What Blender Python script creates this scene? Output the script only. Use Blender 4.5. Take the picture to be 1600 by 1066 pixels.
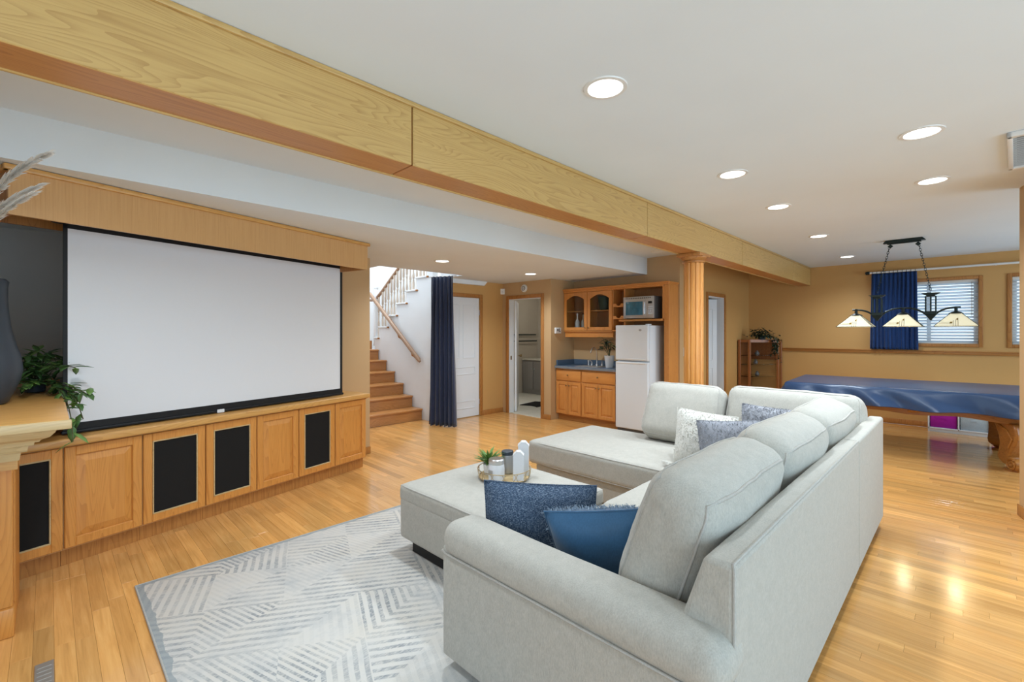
import bpy, bmesh, math, random
from mathutils import Vector, Matrix, noise
R = math.radians
random.seed(7)
for _o in list(bpy.data.objects): bpy.data.objects.remove(_o)
SC = bpy.context.scene
C = SC.collection

# ---------------------------------------------------------------- camera
F_PX, CXP, HYP, EYE = 717.5, 800.0, 520.0, 1.45
HEAD = math.atan2(710, 717.5)            # angle between the view axis and the beam (+X)
cam_d = bpy.data.cameras.new('camera')
cam = bpy.data.objects.new('camera', cam_d); C.objects.link(cam)
cam.location = (0, 0, EYE)
cam.rotation_euler = (R(90), 0, HEAD - R(90))
cam_d.sensor_width = 36.0
cam_d.lens = F_PX / 1600 * 36
cam_d.shift_y = -(533.0 - HYP) / 1600
cam_d.clip_start = 0.05
SC.camera = cam

# ---------------------------------------------------------------- world, daylight, exposure
SC.view_settings.view_transform = 'Standard'
SC.view_settings.look = 'None'
SC.view_settings.gamma = 1
SC.view_settings.use_curve_mapping = False
SC.view_settings.exposure = -0.20
W = bpy.data.worlds.new('world'); SC.world = W; W.use_nodes = True
_bg = W.node_tree.nodes['Background']
_bg.inputs[0].default_value = (0.72, 0.86, 1.0, 1)
_bg.inputs[1].default_value = 2.2

def area(name, loc, rot, sx, sy, power, col):
    l = bpy.data.lights.new(name, 'AREA'); l.shape = 'RECTANGLE'; l.size = sx; l.size_y = sy
    l.energy = power; l.color = col
    o = bpy.data.objects.new(name, l); C.objects.link(o); o.location = loc; o.rotation_euler = rot
    return o
# daylight entering the patio window behind the camera, the window on the left side wall, and upstairs
area('patio_daylight', (1.3, -2.78, 1.25), (R(90), 0, 0), 5.0, 2.1, 112, (0.48, 0.77, 1.0))
area('side_window_daylight', (-1.28, 0.2, 1.3), (R(90), 0, R(-90)), 3.6, 1.9, 9, (0.70, 0.88, 1.0))
area('pool_room_daylight', (7.2, -2.78, 1.3), (R(90), 0, 0), 3.0, 1.8, 75, (0.55, 0.80, 1.0))
area('upstairs_daylight', (4.2, 7.4, 4.75), (0, 0, 0), 2.2, 2.0, 130, (0.88, 0.94, 1.0))
DOWN_W = 17.0
DOWN_COL = (0.79, 0.90, 1.0)

# ---------------------------------------------------------------- helpers
WM = {}                                   # world matrix of every object we make
def _reg(o, parent, M): WM[o.name] = (WM[parent.name] if parent else Matrix()) @ M
def thing(name, label, cat, loc=(0,0,0), rz=0.0, group=None, kind=None):
    o = bpy.data.objects.new(name, None); C.objects.link(o)
    o.empty_display_size = 0.05
    o.location = loc; o.rotation_euler = (0, 0, rz)
    _reg(o, None, Matrix.Translation(loc) @ Matrix.Rotation(rz, 4, 'Z'))
    o['label'] = label; o['category'] = cat
    if group: o['group'] = group
    if kind: o['kind'] = kind
    return o
def tag(o, label, cat, group=None, kind=None):
    o['label'] = label; o['category'] = cat
    if group: o['group'] = group
    if kind: o['kind'] = kind
    return o
def struct(o, label, cat): return tag(o, label, cat, None, 'structure')
def copy_tree(o, parent=None):
    c = o.copy(); C.objects.link(c); c.parent = parent
    if parent: c.matrix_parent_inverse = Matrix()
    for ch in list(o.children): copy_tree(ch, c)
    return c

class G:
    """a bmesh being filled with shapes"""
    def __init__(s): s.bm = bmesh.new()
    def _xf(s, vs, M):
        if M is not None:
            for v in vs: v.co = M @ v.co
    def box(s, lo, hi, bev=0.0, seg=2, M=None):
        lo = Vector(lo); hi = Vector(hi)
        r = bmesh.ops.create_cube(s.bm, size=1.0)
        vs = r['verts']
        for v in vs: v.co = Vector((lo[i] + (v.co[i] + .5) * (hi[i] - lo[i]) for i in range(3)))
        if bev > 0:
            bev = min(bev, 0.49 * min(abs(hi[i] - lo[i]) for i in range(3)))
            es = {e for v in vs for e in v.link_edges}
            rr = bmesh.ops.bevel(s.bm, geom=list(es), offset=bev, segments=seg, affect='EDGES', profile=0.5)
            vs = list({v for f in rr['faces'] for v in f.verts} | {v for v in vs if v.is_valid})
        s._xf(vs, M); return s
    def prism(s, poly, a, b, axis='z', M=None):
        """poly of 2-D points extruded from a to b along axis"""
        def P(p, t):
            return {'z': (p[0], p[1], t), 'y': (p[0], t, p[1]), 'x': (t, p[0], p[1])}[axis]
        A = [s.bm.verts.new(P(p, a)) for p in poly]; B = [s.bm.verts.new(P(p, b)) for p in poly]
        n = len(poly)
        fs = [s.bm.faces.new(A[::-1]), s.bm.faces.new(B)]
        for i in range(n): fs.append(s.bm.faces.new((A[i], A[(i+1) % n], B[(i+1) % n], B[i])))
        bmesh.ops.recalc_face_normals(s.bm, faces=fs)
        s._xf(A + B, M); return s
    def lathe(s, prof, c=(0,0,0), seg=20, M=None, cap=True):
        rings = []; allv = []
        for r, z in prof:
            ring = [s.bm.verts.new((c[0] + r*math.cos(2*math.pi*k/seg), c[1] + r*math.sin(2*math.pi*k/seg), c[2] + z)) for k in range(seg)]
            rings.append(ring); allv += ring
        for a, b in zip(rings, rings[1:]):
            for k in range(seg): s.bm.faces.new((a[k], a[(k+1) % seg], b[(k+1) % seg], b[k]))
        if cap:
            s.bm.faces.new(rings[0][::-1]); s.bm.faces.new(rings[-1])
        s._xf(allv, M); return s
    def tube(s, pts, r, seg=8, M=None, cap=True):
        pts = [Vector(p) for p in pts]; n = len(pts); rad = r if isinstance(r, (list, tuple)) else [r] * n
        rings = []; allv = []; up = None
        for i, p in enumerate(pts):
            d = (pts[min(i+1, n-1)] - pts[max(i-1, 0)]).normalized()
            if up is None:
                up = Vector((0,0,1)) if abs(d.z) < .9 else Vector((1,0,0))
            a = d.cross(up).normalized(); up = a.cross(d).normalized()
            ring = [s.bm.verts.new(p + rad[i]*(a*math.cos(2*math.pi*k/seg) + up*math.sin(2*math.pi*k/seg))) for k in range(seg)]
            rings.append(ring); allv += ring
        for a, b in zip(rings, rings[1:]):
            for k in range(seg): s.bm.faces.new((a[k], a[(k+1) % seg], b[(k+1) % seg], b[k]))
        if cap and n > 1:
            s.bm.faces.new(rings[0][::-1]); s.bm.faces.new(rings[-1])
        s._xf(allv, M); return s
    def ring(s, c, r, t, seg=12, tseg=6, M=None):
        """closed torus round z"""
        rings = []; allv = []
        for k in range(seg):
            a = 2*math.pi*k/seg; q = []
            for j in range(tseg):
                b = 2*math.pi*j/tseg; rr = r + t*math.cos(b)
                q.append(s.bm.verts.new((c[0]+rr*math.cos(a), c[1]+rr*math.sin(a), c[2]+t*math.sin(b))))
            rings.append(q); allv += q
        for k in range(seg):
            a, b = rings[k], rings[(k+1) % seg]
            for j in range(tseg): s.bm.faces.new((a[j], b[j], b[(j+1) % tseg], a[(j+1) % tseg]))
        s._xf(allv, M); return s
    def ball(s, c, r, seg=12, M=None, sc=(1,1,1)):
        rr = bmesh.ops.create_uvsphere(s.bm, u_segments=seg, v_segments=max(6, seg//2), radius=r)
        for v in rr['verts']: v.co = Vector((v.co.x*sc[0]+c[0], v.co.y*sc[1]+c[1], v.co.z*sc[2]+c[2]))
        s._xf(rr['verts'], M); return s
    def grid(s, f, nu, nv, closed_u=False):
        """surface f(u,v), u,v in 0..1"""
        V = [[s.bm.verts.new(f(i/nu, j/nv)) for j in range(nv+1)] for i in range(nu if closed_u else nu+1)]
        m = len(V)
        for i in range(nu):
            a = V[i]; b = V[(i+1) % m]
            for j in range(nv): s.bm.faces.new((a[j], b[j], b[j+1], a[j+1]))
        return s
    def poly(s, pts): s.bm.faces.new([s.bm.verts.new(p) for p in pts]); return s
    def make(s, name, mat, parent=None, world=False, smooth=35, loc=None, rz=0.0):
        """link as one mesh object; world=True: the shapes are in world space; loc: origin for a top-level mesh"""
        bmesh.ops.recalc_face_normals(s.bm, faces=s.bm.faces[:])
        if parent is not None and world: s.bm.transform(WM[parent.name].inverted())
        M = Matrix()
        if parent is None and loc is not None:
            M = Matrix.Translation(loc) @ Matrix.Rotation(rz, 4, 'Z')
            if world: s.bm.transform(M.inverted())
        me = bpy.data.meshes.new(name); s.bm.to_mesh(me); s.bm.free()
        if smooth:
            for p in me.polygons: p.use_smooth = True
            me.set_sharp_from_angle(angle=R(smooth))
        for m in (mat if isinstance(mat, (list, tuple)) else [mat]): me.materials.append(m)
        o = bpy.data.objects.new(name, me); C.objects.link(o)
        if parent is not None: o.parent = parent
        elif loc is not None:
            o.location = loc; o.rotation_euler = (0, 0, rz)
        _reg(o, parent, M)
        return o

def proj(X, Y, Z):
    c, s_ = math.cos(HEAD), math.sin(HEAD)
    de = X*c + Y*s_; la = X*s_ - Y*c
    if de < .1: return None
    return (CXP + F_PX*la/de, HYP - F_PX*(Z-EYE)/de, de)

# ---------------------------------------------------------------- materials
class NT:
    def __init__(s, name):
        s.m = bpy.data.materials.new(name); s.m.use_nodes = True
        s.t = s.m.node_tree; s.b = s.t.nodes['Principled BSDF']
    def n(s, typ, **kw):
        nd = s.t.nodes.new(typ)
        for k, v in kw.items(): setattr(nd, k, v)
        return nd
    def put(s, sock, v):
        if hasattr(v, 'is_linked') or isinstance(v, bpy.types.NodeSocket): s.t.links.new(v, sock)
        elif v is not None: sock.default_value = v
    def math(s, op, a, b=None, c=None, clamp=False):
        nd = s.n('ShaderNodeMath', operation=op); nd.use_clamp = clamp
        s.put(nd.inputs[0], a)
        if b is not None: s.put(nd.inputs[1], b)
        if c is not None: s.put(nd.inputs[2], c)
        return nd.outputs[0]
    def mix(s, f, a, b, mode='MIX'):
        nd = s.n('ShaderNodeMix', data_type='RGBA', blend_type=mode)
        s.put(nd.inputs[0], f); s.put(nd.inputs[6], a); s.put(nd.inputs[7], b)
        return nd.outputs[2]
    def coord(s, which='Object', scale=(1,1,1), rot=(0,0,0), loc=(0,0,0)):
        tc = s.n('ShaderNodeTexCoord'); mp = s.n('ShaderNodeMapping')
        mp.inputs['Scale'].default_value = scale; mp.inputs['Rotation'].default_value = rot; mp.inputs['Location'].default_value = loc
        s.t.links.new(tc.outputs[which], mp.inputs[0]); return mp.outputs[0]
    def noise(s, vec, scale, detail=3, rough=.55, dist=0):
        nd = s.n('ShaderNodeTexNoise'); s.put(nd.inputs['Vector'], vec)
        nd.inputs['Scale'].default_value = scale; nd.inputs['Detail'].default_value = detail
        nd.inputs['Roughness'].default_value = rough; nd.inputs['Distortion'].default_value = dist
        return nd.outputs[0]
    def ramp(s, f, stops):
        nd = s.n('ShaderNodeValToRGB'); s.put(nd.inputs[0], f)
        e = nd.color_ramp.elements
        while len(e) < len(stops): e.new(0.5)
        for i, (p, c) in enumerate(stops):
            e[i].position = p; e[i].color = c if len(c) == 4 else (*c, 1)
        return nd.outputs[0]
    def bump(s, h, strength=.2, dist=.01):
        nd = s.n('ShaderNodeBump'); nd.inputs['Strength'].default_value = strength; nd.inputs['Distance'].default_value = dist
        s.put(nd.inputs['Height'], h); s.t.links.new(nd.outputs[0], s.b.inputs['Normal'])
    def col(s, v): s.put(s.b.inputs['Base Color'], v)
    def set(s, **kw):
        for k, v in kw.items(): s.put(s.b.inputs[k.replace('_', ' ')], v)
        return s
def rgb(*c): return (*c, 1)

def plain(name, c, rough=.5, metal=0.0, vary=.06, sc=40, bump=0.0, spec=.5):
    t = NT(name); f = t.noise(t.coord(), sc, 3)
    t.col(t.mix(f, rgb(*[x*(1-vary) for x in c]), rgb(*[min(1, x*(1+vary)) for x in c])))
    t.set(Roughness=rough, Metallic=metal); t.b.inputs['Specular IOR Level'].default_value = spec
    if bump: t.bump(f, bump, .004)
    return t.m

def oak(name, light, dark, axis='x', rough=.35, fine=1.0, cath=.5, spec=.5):
    """straight and cathedral oak grain running along axis"""
    t = NT(name)
    long_, cross = .9, 16 * fine
    sc = {'x': (long_, cross, cross), 'y': (cross, long_, cross), 'z': (cross, cross, long_)}[axis]
    v = t.coord('Object', sc)
    g1 = t.noise(v, 3.0, 6, .65, .3)
    wv = {'x': (.30, 2.6, 2.6), 'y': (2.6, .30, 2.6), 'z': (2.6, 2.6, .30)}[axis]
    n2 = t.noise(t.coord('Object', wv, loc=(.3, .2, .1)), 1.5 * fine, 2, .45, .2)
    rings = t.math('FRACT', t.math('MULTIPLY', n2, 46.0))           # contour lines of a stretched noise: cathedral grain
    rings = t.math('POWER', rings, 2.2)
    f = t.math('ADD', t.math('MULTIPLY', g1, 1 - cath*.5), t.math('MULTIPLY', t.math('SUBTRACT', .62, rings), cath*.42))
    t.col(t.ramp(f, [(.22, dark), (.46, [(a*.35+b*.65) for a, b in zip(dark, light)]), (.75, light)]))
    t.set(Roughness=rough); t.b.inputs['Specular IOR Level'].default_value = spec
    t.bump(g1, .06, .003)
    return t.m

def paint(name, c, rough=.6, var=.035):
    t = NT(name); v = t.coord()
    f = t.noise(v, 1.7, 2); g = t.noise(v, 160, 2)
    t.col(t.mix(f, rgb(*[x*(1-var) for x in c]), rgb(*[x*(1+var) for x in c])))
    t.set(Roughness=rough); t.bump(g, .06, .003)
    return t.m

def fabric(name, c1, c2, sc=900, rough=.95, bump=.35, coarse=None, sheen=.15):
    t = NT(name); v = t.coord('Object')
    v2 = t.coord('Object', (1.0, 1.0, .35))
    f = t.noise(v2, sc * .25, 4, .7)
    g = t.noise(v, sc * .03, 2)
    k = t.math('ADD', t.math('MULTIPLY', f, .75), t.math('MULTIPLY', g, .25))
    t.col(t.ramp(k, [(.32, c1), (.66, c2)]))
    t.set(Roughness=rough); t.b.inputs['Sheen Weight'].default_value = sheen
    t.b.inputs['Specular IOR Level'].default_value = .2
    t.bump(f, bump, .004)
    return t.m

def emit(name, c, strength):
    t = NT(name); t.col(rgb(*c)); t.b.inputs['Emission Color'].default_value = rgb(*c)
    t.b.inputs['Emission Strength'].default_value = strength
    return t.m

def glass(name, c=(.9, .95, .95), rough=.02):
    t = NT(name); f = t.noise(t.coord(), 3, 1)
    t.col(t.mix(f, rgb(*c), rgb(*[x*.97 for x in c]))); t.set(Roughness=rough)
    t.b.inputs['Transmission Weight'].default_value = 1.0; t.b.inputs['IOR'].default_value = 1.12
    return t.m

TAN = (.56, .315, .105)
M = {}
M['wall'] = paint('tan wall paint', TAN)
M['wallL'] = paint('sand wall paint', (.52, .335, .165))
M['white'] = paint('cool white ceiling paint', (.735, .78, .805), .75)
M['stairwhite'] = paint('white stairwell paint', (.77, .795, .81), .6)
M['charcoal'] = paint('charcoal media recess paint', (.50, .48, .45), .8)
M['bathwall'] = paint('beige bathroom paint', (.52, .47, .39), .6)
M['oakx'] = oak('golden oak grain along x', (.68, .37, .11), (.50, .24, .06), 'x', fine=1.0)
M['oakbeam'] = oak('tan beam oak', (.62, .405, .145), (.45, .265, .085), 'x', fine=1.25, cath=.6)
M['oakbounce'] = oak('beam oak with warm bounce tint', (.56, .26, .08), (.40, .16, .045), 'x')  # beam underside: warm floor bounce put into the wood colour
M['baluster'] = oak('cream baluster wood with brown shading', (.66, .56, .46), (.46, .36, .28), 'z', cath=.2)  # brown shading of the whitish balusters mixed into the colour
M['railwood'] = oak('brown rail wood', (.40, .25, .15), (.26, .14, .08), 'y', cath=.2)
M['oaky'] = oak('golden oak grain along y', (.66, .37, .125), (.46, .22, .06), 'y')
M['oakz'] = oak('golden oak upright grain', (.68, .305, .068), (.50, .19, .036), 'z')
M['oakzf'] = oak('golden oak fine upright veneer', (.64, .37, .155), (.52, .27, .095), 'z', fine=2.4, cath=.12)
M['oakpale'] = oak('pale washed oak', (.62, .46, .24), (.42, .29, .13), 'x', cath=.35)
M['oakdark'] = oak('reddish oak', (.50, .22, .055), (.30, .11, .025), 'z')
M['oakdarky'] = oak('reddish oak along y', (.50, .22, .055), (.30, .11, .025), 'y')
M['cherry'] = oak('red cherry wood', (.36, .13, .035), (.22, .07, .017), 'z')
M['kit'] = oak('honey oak kitchen doors', (.64, .275, .068), (.47, .17, .036), 'z', cath=.3)
M['kity'] = oak('honey oak kitchen rails', (.64, .275, .068), (.47, .17, .036), 'y', cath=.3)
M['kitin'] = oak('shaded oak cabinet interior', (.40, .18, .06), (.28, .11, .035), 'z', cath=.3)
M['mahog'] = oak('varnished carved table wood', (.48, .20, .042), (.26, .09, .017), 'y', rough=.28)
M['tread'] = oak('stair tread oak', (.56, .26, .085), (.38, .15, .04), 'x', rough=.3)
M['black'] = plain('matte black', (.012, .012, .013), .5, spec=.3)
M['grille'] = plain('black speaker cloth', (.016, .015, .014), .95, vary=.3, sc=500, bump=.2, spec=.15)
M['iron'] = plain('dark green black iron', (.018, .03, .03), .45, .6)
M['chrome'] = plain('brushed steel', (.62, .63, .64), .28, 1.0)
M['brass'] = plain('antique brass', (.30, .20, .10), .4, .9)
M['gold'] = plain('champagne wire', (.55, .43, .26), .3, .9)
M['appl'] = plain('white appliance enamel', (.70, .735, .765), .28, vary=.01)
M['plastic'] = plain('white plastic', (.74, .73, .70), .4, vary=.02)
M['doorwhite'] = plain('white door enamel', (.74, .765, .785), .4, vary=.02)
M['blade'] = plain('register blades', (.10, .10, .10), .5)
M['screen'] = plain('white projection fabric', (.74, .74, .75), .85, vary=.01, spec=.1)
M['counter'] = plain('blue laminate', (.075, .115, .17), .3, vary=.25, sc=220)
M['counteredge'] = plain('grey laminate edge', (.17, .19, .21), .35, vary=.2, sc=220)
M['sofa'] = fabric('oatmeal sofa chenille', (.35, .335, .295), (.48, .46, .405))
M['pipe'] = fabric('oatmeal piping', (.34, .325, .29), (.46, .44, .40))
M['navy'] = fabric('navy drape satin', (.012, .018, .045), (.022, .032, .075), rough=.55, bump=.08, sheen=.4)
M['blue'] = fabric('royal blue drape', (.006, .028, .105), (.012, .048, .17), rough=.7, bump=.08)
M['satin'] = fabric('blue satin pillow', (.025, .085, .17), (.040, .12, .23), rough=.42, bump=.05, sheen=.3)
M['cream'] = fabric('cream shag', (.50, .48, .43), (.72, .70, .64), bump=.6)
M['greyfur'] = fabric('grey fur', (.17, .18, .21), (.42, .43, .46), bump=.6)
M['bluefur'] = fabric('blue grey fur', (.12, .19, .28), (.40, .48, .56), bump=.6)
M['greyvel'] = fabric('grey velvet', (.20, .21, .235), (.27, .28, .31), bump=.1)
M['leaf'] = plain('dark green leaf', (.055, .13, .03), .45, vary=.45, sc=18)
M['leaf2'] = plain('mid green leaf', (.12, .23, .045), .45, vary=.35, sc=18)
M['leafd'] = plain('deep green leaf', (.012, .03, .012), .5, vary=.4, sc=18)
M['stem'] = plain('brown green stem', (.07, .075, .025), .6)
M['slate'] = plain('blue grey ceramic', (.035, .046, .060), .45, vary=.12, sc=9)
def _plume():
    t = NT('cream pampas plume'); f = t.noise(t.coord(), 40, 2)
    t.col(t.mix(f, rgb(.90, .88, .84), rgb(.96, .95, .92))); t.set(Roughness=.9)
    tr = t.n('ShaderNodeBsdfTranslucent'); tr.inputs[0].default_value = rgb(.85, .82, .75)
    mx = t.n('ShaderNodeMixShader'); mx.inputs[0].default_value = .3; out = t.t.nodes['Material Output']
    t.t.links.new(t.b.outputs[0], mx.inputs[1]); t.t.links.new(tr.outputs[0], mx.inputs[2]); t.t.links.new(mx.outputs[0], out.inputs[0])
    return t.m
M['plume'] = _plume()
M['potwhite'] = plain('white glazed pot', (.72, .72, .72), .3, vary=.02)
M['porc'] = plain('white porcelain', (.72, .74, .77), .3, vary=.03, sc=60)
M['magenta'] = fabric('magenta canvas', (.30, .008, .24), (.42, .015, .34), bump=.1)
M['greybin'] = fabric('grey canvas', (.34, .40, .44), (.45, .51, .55), bump=.1)
M['tile'] = plain('pale bathroom tile', (.60, .56, .46), .3, vary=.05, sc=6)
M['vanity'] = plain('taupe vanity', (.22, .20, .175), .5)
M['glow'] = emit('lit lamp lens', (1.0, .97, .92), 7.0)
M['glass'] = glass('clear glass')
M['lcd'] = plain('blue oven window', (.035, .14, .21), .12, vary=.5, sc=14)
M['silver'] = plain('silver microwave', (.48, .48, .48), .3, .7)
M['hearth'] = plain('nickel register', (.36, .34, .31), .35, .5)

def _floor_mat():
    t = NT('oak strip floor')
    at = t.n('ShaderNodeAttribute', attribute_name='tone')
    v = t.coord('Object', (18, .9, 1))
    add = t.n('ShaderNodeVectorMath', operation='ADD'); t.put(add.inputs[0], v)
    sc = t.n('ShaderNodeVectorMath', operation='SCALE'); t.put(sc.inputs[0], at.outputs['Color']); sc.inputs['Scale'].default_value = 40
    t.put(add.inputs[1], sc.outputs[0])
    g = t.noise(add.outputs[0], 2.6, 6, .62, .6)
    base = t.ramp(g, [(.28, (.52, .255, .075)), (.52, (.645, .33, .10)), (.78, (.73, .41, .145))])
    t.col(t.mix(1.0, base, at.outputs['Color'], 'MULTIPLY'))
    t.set(Roughness=.17); t.b.inputs['Specular IOR Level'].default_value = .5
    t.b.inputs['Coat Weight'].default_value = .25; t.b.inputs['Coat Roughness'].default_value = .12
    t.bump(g, .025, .002)
    return t.m
M['floor'] = _floor_mat()

def _rug_mat():
    t = NT('distressed geometric rug')
    tc = t.n('ShaderNodeTexCoord'); sp = t.n('ShaderNodeSeparateXYZ'); t.t.links.new(tc.outputs['Object'], sp.inputs[0])
    x, y = sp.outputs[0], sp.outputs[1]
    nz = t.noise(t.coord(), 9, 3)
    S = 1 / .46
    a = t.math('MULTIPLY', t.math('ADD', t.math('MULTIPLY', x, .62), y), S)
    b = t.math('MULTIPLY', t.math('SUBTRACT', t.math('MULTIPLY', x, 1.15), t.math('MULTIPLY', y, .45)), S)
    fa, fb = t.math('FRACT', a), t.math('FRACT', b)
    tri = t.math('GREATER_THAN', fa, fb)
    cb = t.n('ShaderNodeCombineXYZ')
    t.put(cb.inputs[0], t.math('FLOOR', a)); t.put(cb.inputs[1], t.math('FLOOR', b)); t.put(cb.inputs[2], tri)
    wn = t.n('ShaderNodeTexWhiteNoise', noise_dimensions='3D'); t.t.links.new(cb.outputs[0], wn.inputs['Vector'])
    h = wn.outputs[0]
    c1 = t.math('LESS_THAN', h, .36); c2 = t.math('GREATER_THAN', h, .70)
    d = t.math('ADD', fa, fb)
    mixab = t.math('ADD', t.math('MULTIPLY', c1, fa), t.math('MULTIPLY', t.math('SUBTRACT', 1, c1), fb))
    co = t.math('ADD', t.math('MULTIPLY', c2, d), t.math('MULTIPLY', t.math('SUBTRACT', 1, c2), mixab))
    co = t.math('ADD', co, t.math('MULTIPLY', nz, .03))
    st = t.math('SINE', t.math('MULTIPLY', co, 2*math.pi*8.5))
    st = t.math('MULTIPLY', t.math('ADD', st, .15), 2.2, clamp=True)
    st = t.math('MAXIMUM', st, 0.0)
    fade = t.ramp(t.noise(t.coord(loc=(3, 1, 0)), 3.2, 4, .65), [(.40, (0, 0, 0)), (.62, (1, 1, 1))])
    spk = t.ramp(t.noise(t.coord('Object', (1, 4, 1)), 38, 3, .7), [(.36, (.12, .12, .12)), (.56, (1, 1, 1))])
    blank = t.math('ADD', .25, t.math('MULTIPLY', t.math('GREATER_THAN', t.math('FRACT', t.math('MULTIPLY', h, 7.31)), .22), .75))
    ink = t.math('MULTIPLY', t.math('MULTIPLY', st, t.math('ADD', .35, t.math('MULTIPLY', fade, .65))), t.math('MULTIPLY', spk, blank))
    # border band
    ex = t.math('SUBTRACT', 1.18, t.math('ABSOLUTE', x)); ey = t.math('SUBTRACT', 1.16, t.math('ABSOLUTE', y))
    e = t.math('ADD', t.math('MINIMUM', ex, ey), t.math('MULTIPLY', t.math('SUBTRACT', nz, .5), .06))
    bord = t.math('LESS_THAN', e, .03)
    ground = t.ramp(t.noise(t.coord(loc=(7, 0, 0)), 2.4, 5, .7), [(.3, (.47, .47, .455)), (.48, (.60, .575, .53)), (.72, (.62, .575, .50))])
    colr = t.mix(t.math('MULTIPLY', ink, .86), ground, rgb(.215, .235, .25))
    colr = t.mix(t.math('MULTIPLY', bord, .75), colr, rgb(.27, .305, .315))
    t.col(colr); t.set(Roughness=.95); t.b.inputs['Specular IOR Level'].default_value = .15
    t.bump(t.noise(t.coord(), 350, 2), .3, .004)
    return t.m
M['rug'] = _rug_mat()

def _tweed():
    t = NT('navy tweed weave')
    f1 = t.noise(t.coord('Object', (1, 1, 4)), 110, 3, .7); f2 = t.noise(t.coord('Object', (4, 4, 1)), 110, 3, .7)
    f = t.math('MULTIPLY', t.math('ADD', f1, f2), .5)
    t.col(t.ramp(f, [(.40, (.010, .022, .050)), (.52, (.045, .085, .15)), (.62, (.30, .36, .43))]))
    t.set(Roughness=.95); t.bump(f, .5, .006); return t.m
M['tweed'] = _tweed()

def _blind():
    t = NT('white blind slat'); f = t.noise(t.coord(), 6, 1)
    t.col(t.mix(f, rgb(.80, .83, .86), rgb(.85, .87, .90))); t.set(Roughness=.5)
    tr = t.n('ShaderNodeBsdfTranslucent'); tr.inputs[0].default_value = rgb(.85, .90, .95)
    mx = t.n('ShaderNodeMixShader'); mx.inputs[0].default_value = .55
    out = t.t.nodes['Material Output']
    t.t.links.new(t.b.outputs[0], mx.inputs[1]); t.t.links.new(tr.outputs[0], mx.inputs[2]); t.t.links.new(mx.outputs[0], out.inputs[0])
    return t.m
M['blind'] = _blind()

def _shade():
    """art glass lamp shade: cream glass, lit from within by the bulb, amber bars printed on it"""
    t = NT('cream art glass shade'); f = t.noise(t.coord(), 14, 3)
    t.col(t.mix(f, rgb(.80, .74, .50), rgb(.90, .86, .66))); t.set(Roughness=.25)
    t.b.inputs['Emission Color'].default_value = rgb(1.0, .93, .66); t.b.inputs['Emission Strength'].default_value = .42
    return t.m
M['shade'] = _shade()
M['amber'] = plain('amber glass inlay', (.35, .22, .04), .25)
M['vinyl'] = None
def _vinyl():
    t = NT('blue vinyl table cover'); f = t.noise(t.coord(), 3, 3)
    t.col(t.mix(f, rgb(.022, .058, .145), rgb(.034, .08, .19))); t.set(Roughness=.30); t.b.inputs['Specular IOR Level'].default_value = .5
    return t.m
M['vinyl'] = _vinyl()

# ================================================================ THE SETTING
ZC, ZB = 2.60, 2.345          # main ceiling, lower ceiling
XF = 9.5                      # far (window) wall
YB = -2.8                     # wall behind the camera
YD = 6.05                     # wall with the white closed door
XB = 5.87                     # wall with the bathroom doorway
XA = 6.5                      # back of the kitchen alcove
YP = 2.98                     # wall of the pool room with the half open door
YV = 3.5                      # front of the dropped bulkhead
X0 = -1.3                     # wall left of the fireplace

# ---- floor: slab + strips (the 300 that show largest are objects, the rest one mesh)
fl = G().box((X0-.1, YB-.1, -.12), (XF+.1, 8.9, -.012)).make('floor', M['floor'], loc=(0,0,0), smooth=0)
struct(fl, 'golden oak strip floor of the basement room', 'floor')
def _tone(me, c):
    a = me.color_attributes.new('tone', 'FLOAT_COLOR', 'POINT')
    for d in a.data: d.color = (*c, 1)
_tone(fl.data, (.6, .6, .6))
PW = .0695
rng = random.Random(3)
planks = []
nx = int((XF - X0) / PW)
for i in range(nx):
    xa = X0 + i*PW; xb = xa + PW
    y = YB - rng.random()
    while y < 6.45:
        L = rng.uniform(.38, 1.15); y2 = y + L
        ya, yb = max(y, YB), min(y2, 6.45)
        y = y2
        if yb - ya < .02 or (xa > 6.5 and ya > 3.0) or (xa > XB and ya > 4.9): continue
        k = rng.gauss(1.0, .085); hsh = rng.uniform(-.03, .03)
        planks.append((xa, xb, ya, yb, (k*(1+hsh), k, k*(1-hsh*1.5))))
def _hidden(x, y):
    if .4 < x < 2.7 and 1.0 < y < 3.3: return True            # rug
    if 1.2 < x < 4.38 and .44 < y < 1.5: return True           # sofa
    if 3.1 < x < 4.4 and y < 2.9 and y > .44: return True
    d = (x-.386)*math.sin(R(15.44)) - (y-4.084)*math.cos(R(15.44))
    if d < -.02 and x < 2.5: return True                        # behind the media cabinets
    if x < -.1 and y > 3.2: return True
    return False
scored = []
for n_, p in enumerate(planks):
    cx, cy = (p[0]+p[1])/2, (p[2]+p[3])/2
    q = proj(cx, cy, 0); w = 0
    if q and 0 < q[0] < 1600 and 0 < q[1] < 1066 and not _hidden(cx, cy):
        w = PW*(p[3]-p[2])*F_PX**2*EYE/q[2]**3
    scored.append((w, n_))
scored.sort(reverse=True)
near = {n_ for w, n_ in scored[:300] if w > 0}
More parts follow.
